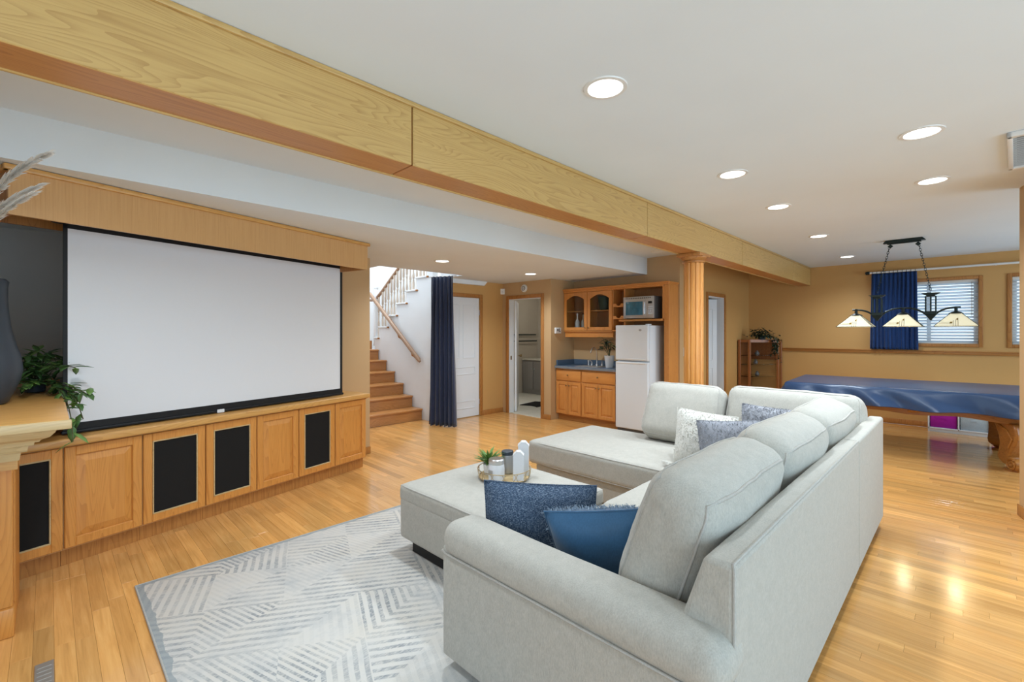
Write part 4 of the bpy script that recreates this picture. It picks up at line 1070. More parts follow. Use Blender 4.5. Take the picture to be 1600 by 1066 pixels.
t = thing('recessed_light', 'unlit recessed ceiling light near the fluted column', 'ceiling light', (6.08, 3.10, ZC))
G().lathe([(.078, .004), (.082, -.006), (.100, -.005), (.104, .002), (.104, .004)], seg=36, cap=False).make('trim_ring', M['plastic'], t)
G().lathe([(0, -.001), (.079, -.002), (.079, .003), (0, .003)], seg=32, cap=False).make('lens', M['white'], t)

rg = thing('ceiling_register', 'white ceiling air register with dark curved blades at the right edge', 'register', (4.26, -.515, ZC-.03), R(-3))
for lo, hi in (((-.40, -.33, 0), (-.365, .33, .03)), ((.365, -.33, 0), (.40, .33, .03)), ((-.40, -.33, 0), (.40, -.305, .03)), ((-.40, .305, 0), (.40, .33, .03))): G().box(lo, hi, .006, 2).make('frame', M['plastic'], rg)
for k in range(17):
    x = -.34 + .0425*k; G().box((-.005, -.305, -.0015), (.005, .305, .0015), M=Matrix.Translation((x, 0, .013)) @ Matrix.Rotation(R(76), 4, 'Y')).make('blade', M['hearth'], rg, smooth=0)
G().box((-.36, -.29, .026), (.36, .29, .0299)).make('duct_back', M['black'], rg, smooth=0)

# ================================================================ PENDANT LAMP over the pool table
PX = 7.4
pl = thing('pendant_lamp', 'three shade billiard pendant lamp with dark iron arms and art glass shades', 'pendant lamp', (PX, .555, 1.52))
cy = .545
G().prism([(cy-.20, 2.566), (cy+.20, 2.566), (cy+.17, 2.599), (cy-.17, 2.599)], PX-.045, PX+.045, 'x').box((PX-.03, cy-.16, 2.552), (PX+.03, cy+.16, 2.568), .003, 1).make('ceiling_canopy', M['iron'], pl, world=True, smooth=0)
hubs = (.805, .302)
for hy, ay in zip(hubs, (cy+.13, cy-.13)):
    # loop + chain
    a_, b_ = Vector((PX, ay, 2.555)), Vector((PX, hy, 1.955))
    ch = G(); L = (b_-a_).length; n = 20; d = (b_-a_).normalized()
    q = d.to_track_quat('X', 'Z').to_matrix().to_4x4()
    for k in range(n):
        p = a_.lerp(b_, (k+.5)/n)
        ch.ring((0, 0, 0), .013, .003, 10, 5, M=Matrix.Translation(p) @ q @ Matrix.Rotation(R(90*(k % 2)), 4, 'X') @ Matrix.Diagonal((1.5, .8, 1, 1)))
    ch.make('chain', M['iron'], pl, world=True)
    G().prism([(ay-.028, 2.527), (ay, 2.50), (ay+.028, 2.527), (ay, 2.554)], PX-.004, PX+.004, 'x').make('canopy_loop', M['iron'], pl, world=True, smooth=0)
    h = G().prism([(hy-.085, 1.925), (hy+.085, 1.925), (hy+.05, 1.900), (hy-.05, 1.900)], PX-.05, PX+.05, 'x').box((PX-.035, hy-.04, 1.88), (PX+.035, hy+.04, 1.902), .004, 1)
    for dy in (-.045, 0, .045):
        for dx in (-.045, .045): h.box((PX+dx-.006, hy+dy-.006, 1.70), (PX+dx+.006, hy+dy+.006, 1.885), .002, 1)
    h.box((PX-.052, hy-.054, 1.665), (PX+.052, hy+.054, 1.705), .004, 1)
    h.lathe([(.073, 1.665), (.02, 1.612), (.012, 1.60), (0.004, 1.595)], c=(0, 0, 0), seg=4, M=Matrix.Translation((PX, hy, 0)) @ Matrix.Rotation(R(45), 4, 'Z'))
    h.make('hub', M['iron'], pl, world=True, smooth=0)
shy = (1.02, .553, .085)
def arc(y0, z0, ym, zm, y1, z1, n=14):
    return [(PX, y0*(1-u)**2 + 2*u*(1-u)*ym + y1*u*u, z0*(1-u)**2 + 2*u*(1-u)*zm + z1*u*u) for u in [k/n for k in range(n+1)]]
for pts in (arc(hubs[0]+.03, 1.655, .90, 1.755, 1.06, 1.745), arc(hubs[1]-.03, 1.655, .20, 1.755, .045, 1.745), arc(hubs[0]-.03, 1.655, .68, 1.765, .553, 1.750), arc(hubs[1]+.03, 1.655, .43, 1.765, .553, 1.750)):
    G().tube(pts, .0105, 8).make('arm', M['iron'], pl, world=True)
for sy in shy:
    Ms = Matrix.Translation((PX, sy, 0)) @ Matrix.Rotation(R(45), 4, 'Z')
    sh = G().lathe([(.045*1.414, 1.675), (.185*1.414, 1.525), (.181*1.414, 1.525), (.041*1.414, 1.672)], seg=4, cap=False, M=Ms).make('shade', M['shade'], pl, world=True, smooth=0)
    # leaded bars printed as thin strips proud of the glass
    g = G()
    def P(side, u, v):      # side 0..3, u across -1..1, v down 0..1
        w_ = .045 + (.185-.045)*v + .0012; z = 1.675 - .15*v + .0008
        x, y = (-w_, -w_*u) if side == 0 else (w_*u, -w_) if side == 1 else (w_, w_*u) if side == 2 else (-w_*u, w_)
        return Vector((PX+x, sy+y, z))
    def bar(side, u0, v0, u1, v1, t): 
        a_, b_ = P(side, u0, v0), P(side, u1, v1); g.tube([a_, b_], t, 5)
    for s_ in range(4):
        bar(s_, -1, 0, -1, 1, .003); bar(s_, -1, 1, 1, 1, .003)
        bar(s_, .18, .35, .10, 1, .0018); bar(s_, -.02, .50, -.01, 1, .0018); bar(s_, -.2, .72, -.85, .72, .0018); bar(s_, -.2, .82, -.9, .82, .0018); bar(s_, -.18, .55, -.12, 1, .0018)
    g.make('leading', M['iron'], sh, world=True)
    for s_ in range(4):
        for uv in (((-.2, .66), (-.34, .66), (-.34, .78), (-.2, .78)), ((.17, .40), (.04, .40), (.03, .52), (.15, .52))):
            thick(G().poly([P(s_, u_, v_) for u_, v_ in uv]).make('amber_inlay', M['amber'], sh, world=True, smooth=0), .002)
    G().lathe([(.014, 1.755), (.016, 1.70), (.04, 1.69), (.066, 1.676), (.066, 1.670), (.03, 1.672)], c=(PX, sy, 0), seg=16).make('socket_cap', M['iron'], pl, world=True)
    l = bpy.data.lights.new('pendant_bulb', 'POINT'); l.energy = 5; l.color = (1, .85, .6); l.shadow_soft_size = .035
    lo = bpy.data.objects.new('pendant_bulb', l); C.objects.link(lo); lo.parent = pl; lo.location = (0, sy-.555, 1.59-1.52)

# ================================================================ WINDOW CURTAIN and ROD
rod = thing('curtain_rod', 'long white curtain rod above the pool area windows', 'curtain rod', (XF-.07, 0, 2.42))
G().tube([(XF-.075, 1.13, 2.42), (XF-.075, -1.5, 2.42)], .016, 12).make('rod', M['plastic'], rod, world=True)
G().lathe([(.016, 0), (.026, .01), (.026, .05), (.01, .06)], seg=14, M=Matrix.Translation((XF-.075, 1.12, 2.42)) @ Matrix.Rotation(R(-90), 4, 'X')).make('finial', M['iron'], rod, world=True)
for y in (1.09, -.30, -1.4): G().box((XF-.08, y-.012, 2.408), (XF-.0005, y+.012, 2.432), .004, 1).make('bracket', M['plastic'], rod, world=True)
t, f = drape('blue_curtain', (XF-.055, .545), (XF-.055, 1.10), 2.405, 1.185, 11, .018, M['blue'], 'royal blue curtain panel covering half the far window', 'curtain', flare=.07)
for k in range(11): G().ring((0, 0, 0), .020, .003, 12, 5, M=Matrix.Translation((XF-.075, .56+.052*k, 2.416)) @ Matrix.Rotation(R(90), 4, 'X')).make('hook_ring', M['iron'], t, world=True)

# ================================================================ CORNER SHELF
cs = thing('corner_shelf', 'open oak corner shelf unit with glass shelves beside the chair rail', 'shelf', (9.2, 2.7, 0))
foot = [(8.86, 2.955), (8.86, 2.77), (9.27, 2.40), (9.465, 2.40), (9.465, 2.955)]
for x, y in ((8.875, 2.94), (8.875, 2.775), (9.265, 2.42), (9.45, 2.42), (9.45, 2.94)):
    G().box((x-.024, y-.02, 0), (x+.024, y+.02, 1.325), .004, 1).make('post', M['cherry'], cs, world=True)
def shrink(P_, k): 
    cx_ = sum(p[0] for p in P_)/len(P_); cy_ = sum(p[1] for p in P_)/len(P_); return [(cx_+(p[0]-cx_)*k, cy_+(p[1]-cy_)*k) for p in P_]
G().prism(foot, 1.275, 1.325).make('top', M['cherry'], cs, world=True, smooth=0)
G().prism(shrink(foot, .97), .06, .12).make('base', M['cherry'], cs, world=True, smooth=0)
for z in (1.03, .87, .655, .40): G().prism(shrink(foot, .955), z, z+.010).make('glass_shelf', M['glass'], cs, world=True, smooth=0)
G().box((8.89, 2.945, .12), (9.43, 2.955, 1.28)).box((9.455, 2.44, .95), (9.462, 2.93, 1.28)).make('back_panel', M['cherry'], cs, world=True, smooth=0)
orn = ((9.12, 2.72, 1.04), (9.10, 2.74, .88), (9.12, 2.72, .665))
for (x, y, z), w_ in zip(orn, ('upper', 'middle', 'lower')):
    tag(G().lathe([(.012, 0), (.034, .006), (.040, .03), (.030, .055), (.016, .065), (.016, .08), (.022, .084)], seg=16).make('small_pot', M['blade'], None, loc=(x, y, z)), 'small dark pot on the %s glass shelf of the corner unit' % w_, 'pot', 'small pots on the corner shelf')
t = thing('trailing_ivy', 'dark trailing ivy hanging from the top of the corner shelf', 'plant', (9.15, 2.62, 1.325))
G().lathe([(.05, 0), (.06, .01), (.07, .07), (.06, .07)], seg=16, c=(0, .03, 0)).make('pot', M['slate'], t)
ir = random.Random(9)
g = G()
for k in range(170):
    p = Vector((ir.gauss(-.02, .06), ir.gauss(.06, .10), .05+abs(ir.gauss(0, .06))))
    leaf_bm(g, p, Vector((ir.uniform(-1, 1), ir.uniform(-1, 1), ir.uniform(-.3, .8))), Vector((0, 0, 1)), ir.uniform(.05, .085), .042, .2)
for strand in range(6):
    x0, y0 = ir.uniform(.0, .10), -.20 + ir.uniform(-.05, .06); L = ir.uniform(.22, .50)
    for k in range(26):
        u_ = k/25; p = Vector((-.02*u_+x0*min(1, u_*3)-.09, .05 + (y0-.05)*min(1, u_*3), .07 - L*max(0, u_-.25)*1.33)) + Vector((ir.gauss(0, .012),)*3)
        leaf_bm(g, p, Vector((ir.uniform(-1, 1), ir.uniform(-1, 1), ir.uniform(-.9, .2))), Vector((0, 0, 1)), ir.uniform(.04, .07), .036, .2)
o = thick(g.make('foliage', M['leafd'], t, smooth=60), .001); o['kind'] = 'stuff'

# ================================================================ POOL TABLE
pt = thing('pool_table', 'carved wooden pool table with scrolled legs under a vinyl cover', 'pool table', (7.66, .463, 0), R(3))
HW, HL, TZ = .62, 1.22, .79     # half width (x), half length (y)
G().box((-HW+.03, -HL+.03, .66), (HW-.03, HL-.03, TZ-.012)).make('slate_bed', M['black'], pt, smooth=0)
for s_ in (-1, 1):
    G().box((s_*HW-.05, -HL, .70), (s_*HW+.05, HL, TZ-.006), .015, 3).make('rail', M['mahog'], pt)
    G().box((-HW+.05, s_*HL-.05, .70), (HW-.05, s_*HL+.05, TZ-.006), .015, 3).make('rail', M['mahog'], pt)
# scalloped aprons
def apron(n, L):
    top = .70; P_ = [(-L, top), (L, top)]
    for k in range(n+1):
        u_ = 1 - 2*k/n; P_.append((L*u_, .43 + .085*(1-u_*u_)**.6 - .018*math.cos(3*math.pi*u_)*(1-abs(u_))))
    return P_
for s_ in (-1, 1):
    ap = G().prism([(p[0], p[1]) for p in apron(28, HL-.02)], s_*(HW-.02)-.018, s_*(HW-.02)+.018, 'x').make('apron', M['mahog'], pt, smooth=20)
    G().box((s_*(HW-.02)-.03, -.06, .52), (s_*(HW-.02)+.03, .06, .62), .025, 3).ball((s_*(HW+.005), 0, .57), .035, 10).make('carved_boss', M['mahog'], ap)
    G().prism([(p[0], p[1]) for p in apron(20, HW-.04)], s_*(HL-.02)-.018, s_*(HL-.02)+.018, 'y').make('apron', M['mahog'], pt, smooth=20)
# scrolled leg: S profile extruded, volute foot
def leg_at(x, y, a_):
    Ml = Matrix.Translation((x, y, 0)) @ Matrix.Rotation(a_, 4, 'Z')
    spine = [(.00, .50, .125), (.03, .44, .125), (.055, .36, .115), (.05, .28, .095), (.015, .20, .075), (-.005, .14, .07), (.02, .09, .075), (.06, .06, .06)]
    L_, R_ = [], []
    for x_, z_, w_ in spine: L_.append((x_-w_, z_)); R_.append((x_+w_, z_))
    g = G().prism(L_ + R_[::-1], -.085, .085, 'y', M=Ml)
    lg = g.make('leg', M['mahog'], pt, smooth=50)
    bv = lg.modifiers.new('round', 'BEVEL'); bv.width = .02; bv.segments = 3; bv.limit_method = 'ANGLE'; bv.angle_limit = R(50)
    g = G()
    for s_ in (-1, 1):
        sp = []
        for k in range(30):
            u_ = k/29; r_ = .062*(1-u_*.85); an = R(60) + u_*R(640)
            sp.append((.105 + r_*math.cos(an), s_*.082, .075 + r_*math.sin(an)))
        g.tube(sp, [.014*(1-.5*k/29) for k in range(30)], 6, M=Ml)
    g.lathe([(.058, -.08), (.064, -.05), (.064, .05), (.058, .08)], seg=18, M=Ml @ Matrix.Translation((.105, 0, .075)) @ Matrix.Rotation(R(90), 4, 'X'))
    g.make('volute', M['mahog'], lg)
    G().prism([(.07*math.cos(k*math.pi/10)*1.3+.05, .09*math.sin(k*math.pi/10)) for k in range(20)], 0, .02, M=Ml).make('foot_pad', M['mahog'], lg)
    G().tube([Ml @ Vector(p) for p in ((-.05, -.088, .47), (.06, -.090, .42), (.12, -.088, .34), (.07, -.085, .24))], .012, 6).make('carving', M['mahog'], lg)
    return lg
for sx_ in (-1, 1):
    for sy_ in (-1, 1):
        leg_at(sx_*(HW-.10), sy_*(HL-.44), math.atan2(sy_*.6, sx_*1.0))
# cover
cv = thing('table_cover', 'shiny blue vinyl cover draped over the pool table', 'table cover', (7.66, .463, TZ), R(3))
OW, OL = HW+.075, HL+.075
def per(u):
    """point on rounded rectangle outline, u 0..1"""
    P_ = 4*(OW+OL); d_ = (u % 1)*P_; segs = ((-OW, -OL, 0, 1, 2*OL), (-OW, OL, 1, 0, 2*OW), (OW, OL, 0, -1, 2*OL), (OW, -OL, -1, 0, 2*OW))
    for x, y, dx, dy, L in segs:
        if d_ <= L: return Vector((x+dx*d_, y+dy*d_, 0)), Vector((-dy, dx, 0)), d_, L
        d_ -= L
    return Vector((-OW, -OL, 0)), Vector((-1, 0, 0)), 0, 1
cr = random.Random(4); NP = 200
def fold(d_): return abs(((d_*2.1+.3*math.sin(3*d_)) % 1)-.5)*2
def fcv(u, v):
    p, n_, d_, L = per(u)
    if v < .12: return Vector((p.x*(.975+.025*v/.12), p.y*(.985+.015*v/.12), .012 - .012*(v/.12)**2))
    w_ = (v-.12)/.88
    k = fold(d_+.18*w_)
    hem = -.212 + .010*math.sin(9*d_)
    return Vector((p.x, p.y, hem*w_)) + n_*(.006 + .115*(1-k)*w_ + .016*abs(math.sin(7*d_+4*w_))*w_) 
g = G().grid(fcv, NP, 10, closed_u=True)
def ftop(u, v):
    x = -OW*.975 + 2*OW*.975*u; y = -OL*.985 + 2*OL*.985*v
    return Vector((x, y, .0125 + .006*noise.noise(Vector((x*2.2, y*1.6, .3))) * min(1, 8*min(u, 1-u, v, 1-v))))
g.grid(ftop, 16, 40)
o = g.make('drape', M['vinyl'], cv, smooth=50)
G().tube([fcv(k/NP, 1.0) for k in range(NP+1)], .004, 5).make('hem', M['navy'], cv)

# ================================================================ WHITE CUBE SHELF with bins
wsY0, wsY1, wsX = -.55, .405, 9.12
ws = thing('cube_shelf', 'low white cube shelf holding fabric bins under the windows', 'shelf', (9.3, -.1, 0))
def wb(lo, hi, nm): G().box(lo, hi, .002, 1).make(nm, M['potwhite'], ws, world=True)
for y in (wsY0, wsY0+.305, wsY0+.62, wsY1-.018): wb((wsX, y, .05), (9.475, y+.018, .60), 'upright')
wb((wsX, wsY0, .05), (9.475, wsY1, .067), 'shelf_board'); wb((wsX, wsY0, .325), (9.475, wsY1, .34), 'shelf_board'); wb((wsX, wsY0, .60), (9.475, wsY1, .62), 'top_board'); wb((wsX+.02, wsY0, 0), (9.475, wsY1, .05), 'plinth')
cells = [(wsY0+.022, wsY0+.30), (wsY0+.328, wsY0+.615), (wsY0+.643, wsY1-.022)]
for row, z in enumerate((.068, .341)):
    for i, (a_, b_) in enumerate(cells):
        col = 'greybin' if i == 1 else 'magenta'
        t = thing('fabric_bin', '%s fabric bin %s of the white cube shelf' % ('pale grey' if i == 1 else 'magenta', ('at the left end on the %s row' if i == 2 else 'in the middle of the %s row' if i == 1 else 'at the right end on the %s row') % ('bottom' if row == 0 else 'upper')), 'bin', (9.28, (a_+b_)/2, z), 0, 'fabric bins in the cube shelf')
        h = (b_-a_)/2-.004
        G().box((-.14, -h, 0), (.16, h, .225), .006, 2).make('body', M[col], t)
        G().box((-.145, -.035, .12), (-.139, .035, .15), .002, 1).make('handle', M['blade'] if False else M[col], t)

# ================================================================ RUG
rug = thing('rug', 'grey and cream distressed rug with geometric line pattern', 'rug', (1.53, 2.20, 0))
G().box((-1.18, -1.16, .0005), (1.18, 1.16, .009), .003, 2).make('pile', M['rug'], rug)
g = G(); c_ = [(-1.18, -1.16), (1.18, -1.16), (1.18, 1.16), (-1.18, 1.16)]
for k in range(4): g.tube([(*c_[k], .006), (*c_[(k+1) % 4], .006)], .005, 6)
g.make('binding', M['pipe'], rug)

# ================================================================ SOFA
def round_pt(p, half, r):
    q = Vector(p); inner = Vector((max(-(half[i]-r), min(half[i]-r, q[i])) for i in range(3)))
    d_ = q - inner
    if d_.length > 1e-6: q = inner + d_.normalized()*r
    return q
def soft_fn(half, r, bulge, axis, seed, amp):
    o1, o2 = [i for i in range(3) if i != axis]
    def f(p):
        q = round_pt(p, half, r)
        w_ = max(0, 1-(q[o1]/half[o1])**2)*max(0, 1-(q[o2]/half[o2])**2)
        q[axis] += (1 if q[axis] > 0 else -1)*bulge*w_*min(1, abs(q[axis])/half[axis]*1.2)
        n_ = Vector((q.x*3.1+seed, q.y*3.1, q.z*3.1)); n2 = n_*3.2
        q += Vector((noise.noise(n_), noise.noise(n_+Vector((9, 0, 0))), noise.noise(n_+Vector((0, 9, 0)))))*amp
        q += Vector((noise.noise(n2), noise.noise(n2+Vector((9, 0, 0))), noise.noise(n2+Vector((0, 9, 0)))))*amp*.35
        n3 = n_*7.5; q += Vector((noise.noise(n3), noise.noise(n3+Vector((9, 0, 0))), noise.noise(n3+Vector((0, 9, 0)))))*amp*.14
        return q
    return f
def soft_box(g, half, r, bulge=0.0, axis=2, n=12, seed=0.0, amp=.004, M_=None):
    f = soft_fn(half, r, bulge, axis, seed, amp)
    def axis_pts(h):
        k = 5; e = [-h + r*(1-math.cos(math.pi/2*i/k)) for i in range(k)]
        mid = [-(h-r) + 2*(h-r)*i/n for i in range(n+1)]
        return e + mid + [-x for x in e[::-1]]
    A = [axis_pts(h) for h in half]; cache = {}
    def V(i, j, k):
        key = (round(A[0][i], 5), round(A[1][j], 5), round(A[2][k], 5))
        if key not in cache:
            q = f(Vector((A[0][i], A[1][j], A[2][k])))
            cache[key] = g.bm.verts.new(M_ @ q if M_ else q)
        return cache[key]
    N = [len(a)-1 for a in A]
    for ax in range(3):
        u_, v_ = [i for i in range(3) if i != ax]
        for s_ in (0, N[ax]):
            for a_ in range(N[u_]):
                for b_ in range(N[v_]):
                    idx = []
                    for da, db in ((0, 0), (1, 0), (1, 1), (0, 1)):
                        t_ = [0, 0, 0]; t_[ax] = s_; t_[u_] = a_+da; t_[v_] = b_+db; idx.append(V(*t_))
                    if len(set(idx)) == 4:
                        try: g.bm.faces.new(idx)
                        except ValueError: pass
    return f
def seam_loop(half, r, axis, side, f, n=10):
    """path of the welt where the side meets the face perpendicular to axis"""
    o1, o2 = [i for i in range(3) if i != axis]; k_ = r*(1-1/math.sqrt(2))*.9; path = []
    cor = ((1, 1), (-1, 1), (-1, -1), (1, -1))
    h1, h2 = half[o1]-k_*.2, half[o2]-k_*.2
    for q in range(4):
        a_, b_ = cor[q], cor[(q+1) % 4]
        for t_ in range(n):
            u_ = t_/n; p = [0, 0, 0]; p[o1] = h1*(a_[0]*(1-u_)+b_[0]*u_); p[o2] = h2*(a_[1]*(1-u_)+b_[1]*u_); p[axis] = side*(half[axis]-k_*.2)
            path.append(f(Vector(p)))
    path.append(path[0].copy()); return path
def cushion(name, parent, half, r, bulge, axis, Mw, seed, mat='sofa', pipe=True, amp=.004, n=12, sides=(1, -1)):
    g = G(); f = soft_box(g, half, r, bulge, axis, n, seed, amp, Mw)
    o = g.make(name, M[mat], parent, world=True, smooth=180)
    if pipe:
        for s_ in sides:
            G().tube([Mw @ p for p in seam_loop(half, r, axis, s_, f)], .0055, 6).make('piping', M['pipe'], o, world=True, smooth=180)
    return o
sofa = thing('sectional_sofa', 'oatmeal L shaped sectional sofa with chaise and loose back cushions', 'sofa', (2.8, 1.0, 0))
g = G(); soft_box(g, (1.50, .485, .105), .02, 0, 2, 10, 1, .001, Matrix.Translation((2.81, .955, .170))); g.make('base', M['sofa'], sofa, world=True, smooth=60)
g = G(); soft_box(g, (.60, .69, .105), .02, 0, 2, 10, 2, .001, Matrix.Translation((3.76, 2.13, .170))); g.make('chaise_base', M['sofa'], sofa, world=True, smooth=60)
# backs: slanted profile swept, rounded
def back(prof, a_, b_, ax, nm):
    o = G().prism(prof, a_, b_, ax).make(nm, M['sofa'], sofa, world=True, smooth=40)
    bv = o.modifiers.new('round', 'BEVEL'); bv.width = .016; bv.segments = 3; bv.limit_method = 'ANGLE'; bv.angle_limit = R(25)
    return o
bprof = [(.440, .075), (.440, .823), (.525, .823), (.70, .30), (.70, .075)]
o = back([(p[0], p[1]) for p in bprof], 1.292, 3.30, 'x', 'backrest')
G().tube([(1.296, .444, .09), (1.296, .443, .81), (1.30, .447, .822), (3.29, .447, .822)], .0045, 6).make('piping', M['pipe'], o, world=True)
back([(p[0], p[1]) for p in bprof], 3.302, 4.378, 'x', 'backrest')
back([(4.82-p[0]-.004, p[1]) for p in bprof], .71, 2.12, 'y', 'chaise_backrest')
# arm
ar = G(); f = soft_box(ar, (.085, .585, .235), .012, 0, 2, 8, 3, .0015, Matrix.Translation((1.288, 1.030, .295))); ar = ar.make('arm', M['sofa'], sofa, world=True, smooth=60)
g = G(); soft_box(g, (.105, .598, .078), .072, 0, 2, 12, 4, .003, Matrix.Translation((1.292, 1.030, .560))); g.make('arm_roll', M['sofa'], ar, world=True, smooth=180)
G().tube([(1.196, .46, .505), (1.196, 1.0, .506), (1.196, 1.58, .505), (1.205, 1.618, .505), (1.25, 1.626, .505)], .005, 6).make('piping', M['pipe'], ar, world=True)
# seat cushions
for k, (xa, xb) in enumerate(((1.385, 2.25), (2.25, 3.10))):
    cushion('seat_cushion', sofa, ((xb-xa)/2-.003, .405, .098), .05, .018, 2, Matrix.Translation(((xa+xb)/2, 1.125, .362)), 10+k)
cushion('chaise_cushion', sofa, (.515, 1.075, .105), .045, .02, 2, Matrix.Translation((3.63, 1.815, .352)), 14, n=16)
# back cushions
T = Matrix.Translation
for k, xc in enumerate((1.80, 2.645, 3.47)):
    Mw = T((xc, .712, .738)) @ Matrix.Rotation(R(19), 4, 'X')
    cushion('back_cushion', sofa, (.422, .125, .262), .095, .038, 1, Mw, 20+k*3.3, amp=.011, n=14)
Mw = T((4.005, 1.80, .725)) @ Matrix.Rotation(R(24), 4, 'Y')
cushion('back_cushion', sofa, (.125, .345, .268), .095, .035, 0, Mw, 33, amp=.010, n=14)
Mw = T((4.11, .985, .735)) @ Matrix.Rotation(R(19), 4, 'Y')
cushion('back_cushion', sofa, (.130, .475, .262), .095, .035, 0, Mw, 41, amp=.010, n=14)
for x, y in ((1.33, .52), (4.28, .52), (4.28, 2.74), (3.24, 2.74), (1.33, 1.36), (2.8, .52)):
    G().prism([(-.035, -.035), (.035, -.035), (.035, .035), (-.035, .035)], .009, .075, M=T((x, y, 0))).make('foot', M['black'], sofa, world=True, smooth=0)

# ---- throw pillows
def pillow(name, label, top_l, top_r, bot_dir, Hh, Tk, mat, seed, back_mat=None, drop=None, fur=None, n=18):
    """square pillow given by the ends of its top edge and the direction of its side"""
    tl, tr = Vector(top_l), Vector(top_r); ex = (tr-tl); Wd = ex.length; ex.normalize()
    ez = -Vector(bot_dir); ez = (ez - ex*ez.dot(ex)).normalized(); ey = ez.cross(ex).normalized()
    cen = (tl+tr)/2 - ez*Hh/2
    Mw = Matrix.Identity(4)
    for i in range(3): Mw[i][0], Mw[i][1], Mw[i][2], Mw[i][3] = ex[i], ey[i], ez[i], cen[i]
    def S(u, v, s_):
        x = Wd/2*u*(1 - .035*(1-v*v)*u*u); z = Hh/2*v*(1 - .035*(1-u*u)*v*v)
        th = Tk/2*(max(0, (1-u**4)*(1-v**4)))**.6*(.75+.25*(1-u*u)*(1-v*v))
        w_ = noise.noise(Vector((u*1.7+seed, v*1.7, s_)))*.012*(1-max(abs(u), abs(v))**4)
        return Mw @ Vector((x, s_*(th + w_), z))
    t = thing(name, label, 'pillow', cen - Vector((0, 0, Hh*.35)), 0, 'throw pillows on the sofa')
    for s_, nm, mt in ((1, 'front_cover', mat), (-1, 'back_cover', back_mat or mat)):
        g = G().grid(lambda a_, b_: S(2*a_-1, 2*b_-1, s_), n, n); g.make(nm, M[mt], t, world=True, smooth=180)
    ed = [S(-1+2*k/n, -1, 1) for k in range(n)] + [S(1, -1+2*k/n, 1) for k in range(n)] + [S(1-2*k/n, 1, 1) for k in range(n)] + [S(-1, 1-2*k/n, 1) for k in range(n+1)]
    G().tube(ed, .0035, 5).make('seam', M[back_mat or mat], t, world=True)
    if fur:
        mt, cnt, ln, sides, wid = fur; rr = random.Random(int(seed*10)); g = G()
        for k in range(cnt):
            s_ = rr.choice(sides); u_, v_ = rr.uniform(-1, 1), rr.uniform(-1, 1)
            p = S(u_, v_, s_); nrm = (ey*s_ + ex*u_*abs(u_)**6*1.2 + ez*v_*abs(v_)**6*1.2).normalized()
            d_ = (nrm + Vector((rr.gauss(0, .5), rr.gauss(0, .5), rr.gauss(0, .5)-.25))).normalized()
            w_ = d_.cross(Vector((rr.random(), rr.random(), rr.random()))).normalized()*wid
            q = p + d_*ln*rr.uniform(.5, 1.1) - Vector((0, 0, ln*.25))
            m_ = p.lerp(q, .55) + nrm*ln*.18
            g.poly([p-w_, m_-w_*.8, q, m_+w_*.8, p+w_])
        o = g.make('fur', M[mt], t, world=True, smooth=0); o['kind'] = 'stuff'
    return t, S, Mw
pillow('throw_pillow', 'navy tweed throw pillow leaning on the near sofa arm', (1.41, 1.575, .772), (1.71, 1.165, .772), (-.02, .10, -.9), .42, .18, 'tweed', 1.3)
pillow('throw_pillow', 'blue satin throw pillow with shaggy front next to the nearest back cushion', (1.435, 1.235, .715), (1.62, .87, .775), (.12, .48, -.85), .48, .19, 'satin', 2.7, fur=('bluefur', 5200, .026, (1,), .0013))
tP, tS, tM = pillow('throw_pillow', 'cream textured throw pillow with corner tassels behind the grey one', (3.50, 1.62, .86), (3.72, 1.24, .80), (-.42, -.05, -.9), .42, .15, 'cream', 3.9, fur=('cream', 2600, .014, (1, -1), .0022))
# tassel
tc = Vector((3.24, 1.55, .485)); g = G(); rr = random.Random(2)
for k in range(60):
    d_ = Vector((rr.uniform(-1, .2), rr.uniform(-.3, 1), rr.uniform(-.1, .25))); g.tube([tc, tc+d_*.025+Vector((0, 0, .008)), tc+d_*.06], .0018, 4)
o = g.make('tassel', M['cream'], tP, world=True); o['kind'] = 'stuff'
pillow('throw_pillow', 'grey velvet and fur throw pillow in front of the cream one', (3.38, 1.42, .80), (3.58, 1.05, .82), (-.38, -.06, -.9), .40, .15, 'greyvel', 5.1, fur=('greyfur', 2600, .022, (1, -1), .0014))
pillow('throw_pillow', 'grey fur throw pillow in the sofa corner', (3.80, 1.24, .90), (3.98, .84, .86), (-.35, -.05, -.9), .42, .16, 'greyfur', 6.4, fur=('greyfur', 6000, .024, (1, -1), .0014))

# ================================================================ OTTOMAN
ot = thing('ottoman', 'large square oatmeal storage ottoman on a black plinth', 'ottoman', (2.06, 2.145, .009))
OC = (2.06, 2.145)
G().box((OC[0]-.37, OC[1]-.45, .0095), (OC[0]+.37, OC[1]+.45, .11), .003, 1).make('plinth', M['black'], ot, world=True)
g = G(); soft_box(g, (.437, .503, .135), .028, .004, 0, 12, 50, .003, T((*OC, .243))); g.make('body', M['sofa'], ot, world=True, smooth=180)
cushion('top_cushion', ot, (.441, .507, .055), .032, .020, 2, T((*OC, .405)), 52, amp=.004, n=14, sides=(1,))

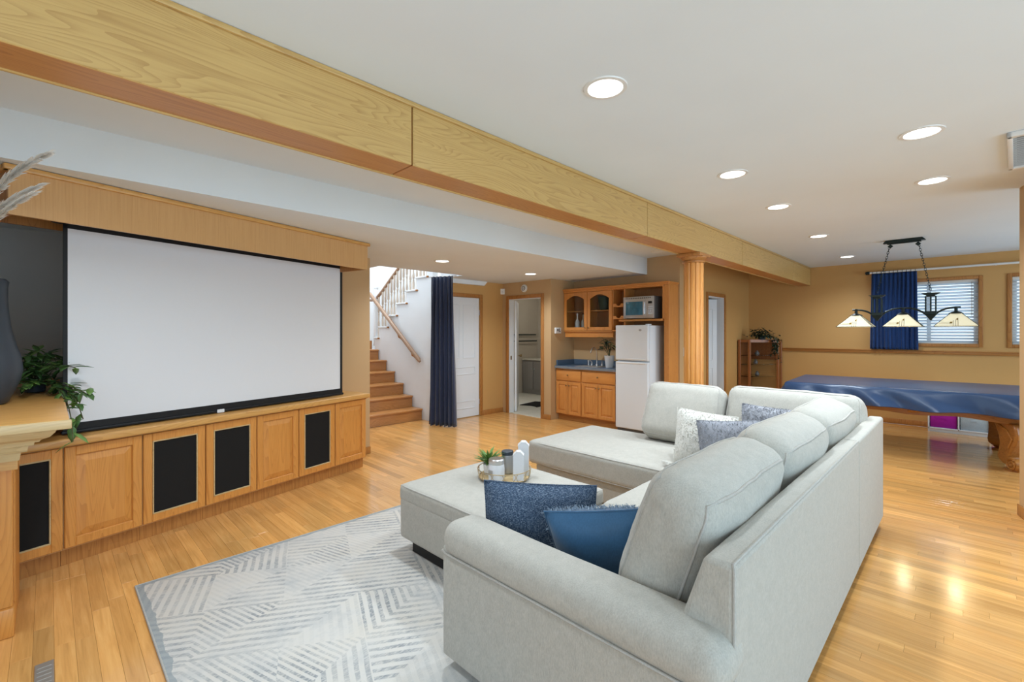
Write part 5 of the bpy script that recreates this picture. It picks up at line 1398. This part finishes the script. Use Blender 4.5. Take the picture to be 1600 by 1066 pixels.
# ---- tray and ornaments
TZ_ = .486
tr = thing('wire_tray', 'round gold wire tray with curled rim on the ottoman', 'tray', (2.15, 2.20, TZ_))
G().lathe([(0, 0), (.165, 0), (.168, .008), (0, .008)], seg=36, cap=False).make('tray_base', M['oakpale'], tr)
g = G().ring((0, 0, .008), .168, .004, 48, 6).ring((0, 0, .062), .178, .003, 48, 6)
for k in range(28):
    a_ = 2*math.pi*k/28; b_ = a_ + .18*(1 if k % 2 else -1)
    g.tube([(.168*math.cos(a_), .168*math.sin(a_), .008), (.176*math.cos((a_+b_)/2), .176*math.sin((a_+b_)/2), .034), (.178*math.cos(b_), .178*math.sin(b_), .062)], .0022, 5)
g.make('wire_rim', M['gold'], tr)
TB = TZ_ + .0085
t = thing('small_plant', 'small bright green potted plant on the wire tray', 'plant', (2.095, 2.295, TB))
G().lathe([(.026, 0), (.030, .004), (.038, .07), (.034, .07), (.03, .05)], seg=20).make('pot', M['potwhite'], t)
rr = random.Random(8); g = G()
for k in range(90):
    a_ = rr.uniform(0, 6.28); e = rr.uniform(.25, 1.2)
    leaf_bm(g, Vector((.012*math.cos(a_), .012*math.sin(a_), .06+.045*rr.random())), Vector((math.cos(a_)*math.cos(e), math.sin(a_)*math.cos(e), math.sin(e))), Vector((0, 0, 1)), rr.uniform(.07, .12), rr.uniform(.012, .020), .2)
o = thick(g.make('foliage', M['leaf2'], t, smooth=60), .0008); o['kind'] = 'stuff'
jp = [(.034, 0), (.042, .004), (.046, .05), (.043, .085), (.034, .098)]
t = thing('candle_jar', 'squat white candle jar with grey lid at the front of the tray', 'jar', (2.045, 2.165, TB), 0, 'jars on the tray')
G().lathe([(.044, 0), (.052, .004), (.054, .07), (.050, .105), (.046, .108)], seg=24).make('body', M['porc'], t)
G().lathe([(.049, .105), (.051, .11), (.051, .135), (.046, .141), (.0, .142)], seg=24, cap=False).make('lid', M['chrome'], t)
G().box((-.055, -.02, .04), (-.049, .02, .075), .002, 1).make('label_tag', M['silver'], t)
t = thing('candle_jar', 'grey glass candle jar standing between the white jar and the white houses', 'jar', (2.205, 2.225, TB), 0, 'jars on the tray')
G().lathe([(.034, 0), (.040, .004), (.042, .11), (.038, .125), (.036, .126)], seg=24).make('body', M['silver'], t)
G().lathe([(.038, .124), (.041, .128), (.041, .148), (.036, .152), (0, .153)], seg=24, cap=False).make('lid', M['slate'], t)
for (x, y, h, w_, lab) in ((2.15, 2.068, .165, .034, 'shorter white ceramic house ornament in front on the tray'), (2.255, 2.122, .20, .036, 'taller white ceramic house ornament behind on the tray')):
    t = thing('house_ornament', lab, 'ornament', (x, y, TB), R(-48), 'white house ornaments')
    G().prism([(-w_, 0), (w_, 0), (w_, h), (w_*.35, h+w_*.62), (-w_*.35, h+w_*.62), (-w_, h)], -w_*.8, w_*.8, 'y').make('body', M['porc'], t, smooth=0)
    G().prism([(-w_*1.08, h-.002), (-w_*.36, h+w_*.66), (w_*.36, h+w_*.66), (w_*1.08, h-.002), (w_*1.0, h-.004), (w_*.32, h+w_*.58), (-w_*.32, h+w_*.58), (-w_, h-.004)], -w_*.84, w_*.84, 'y').make('roof', M['potwhite'], t, smooth=0)
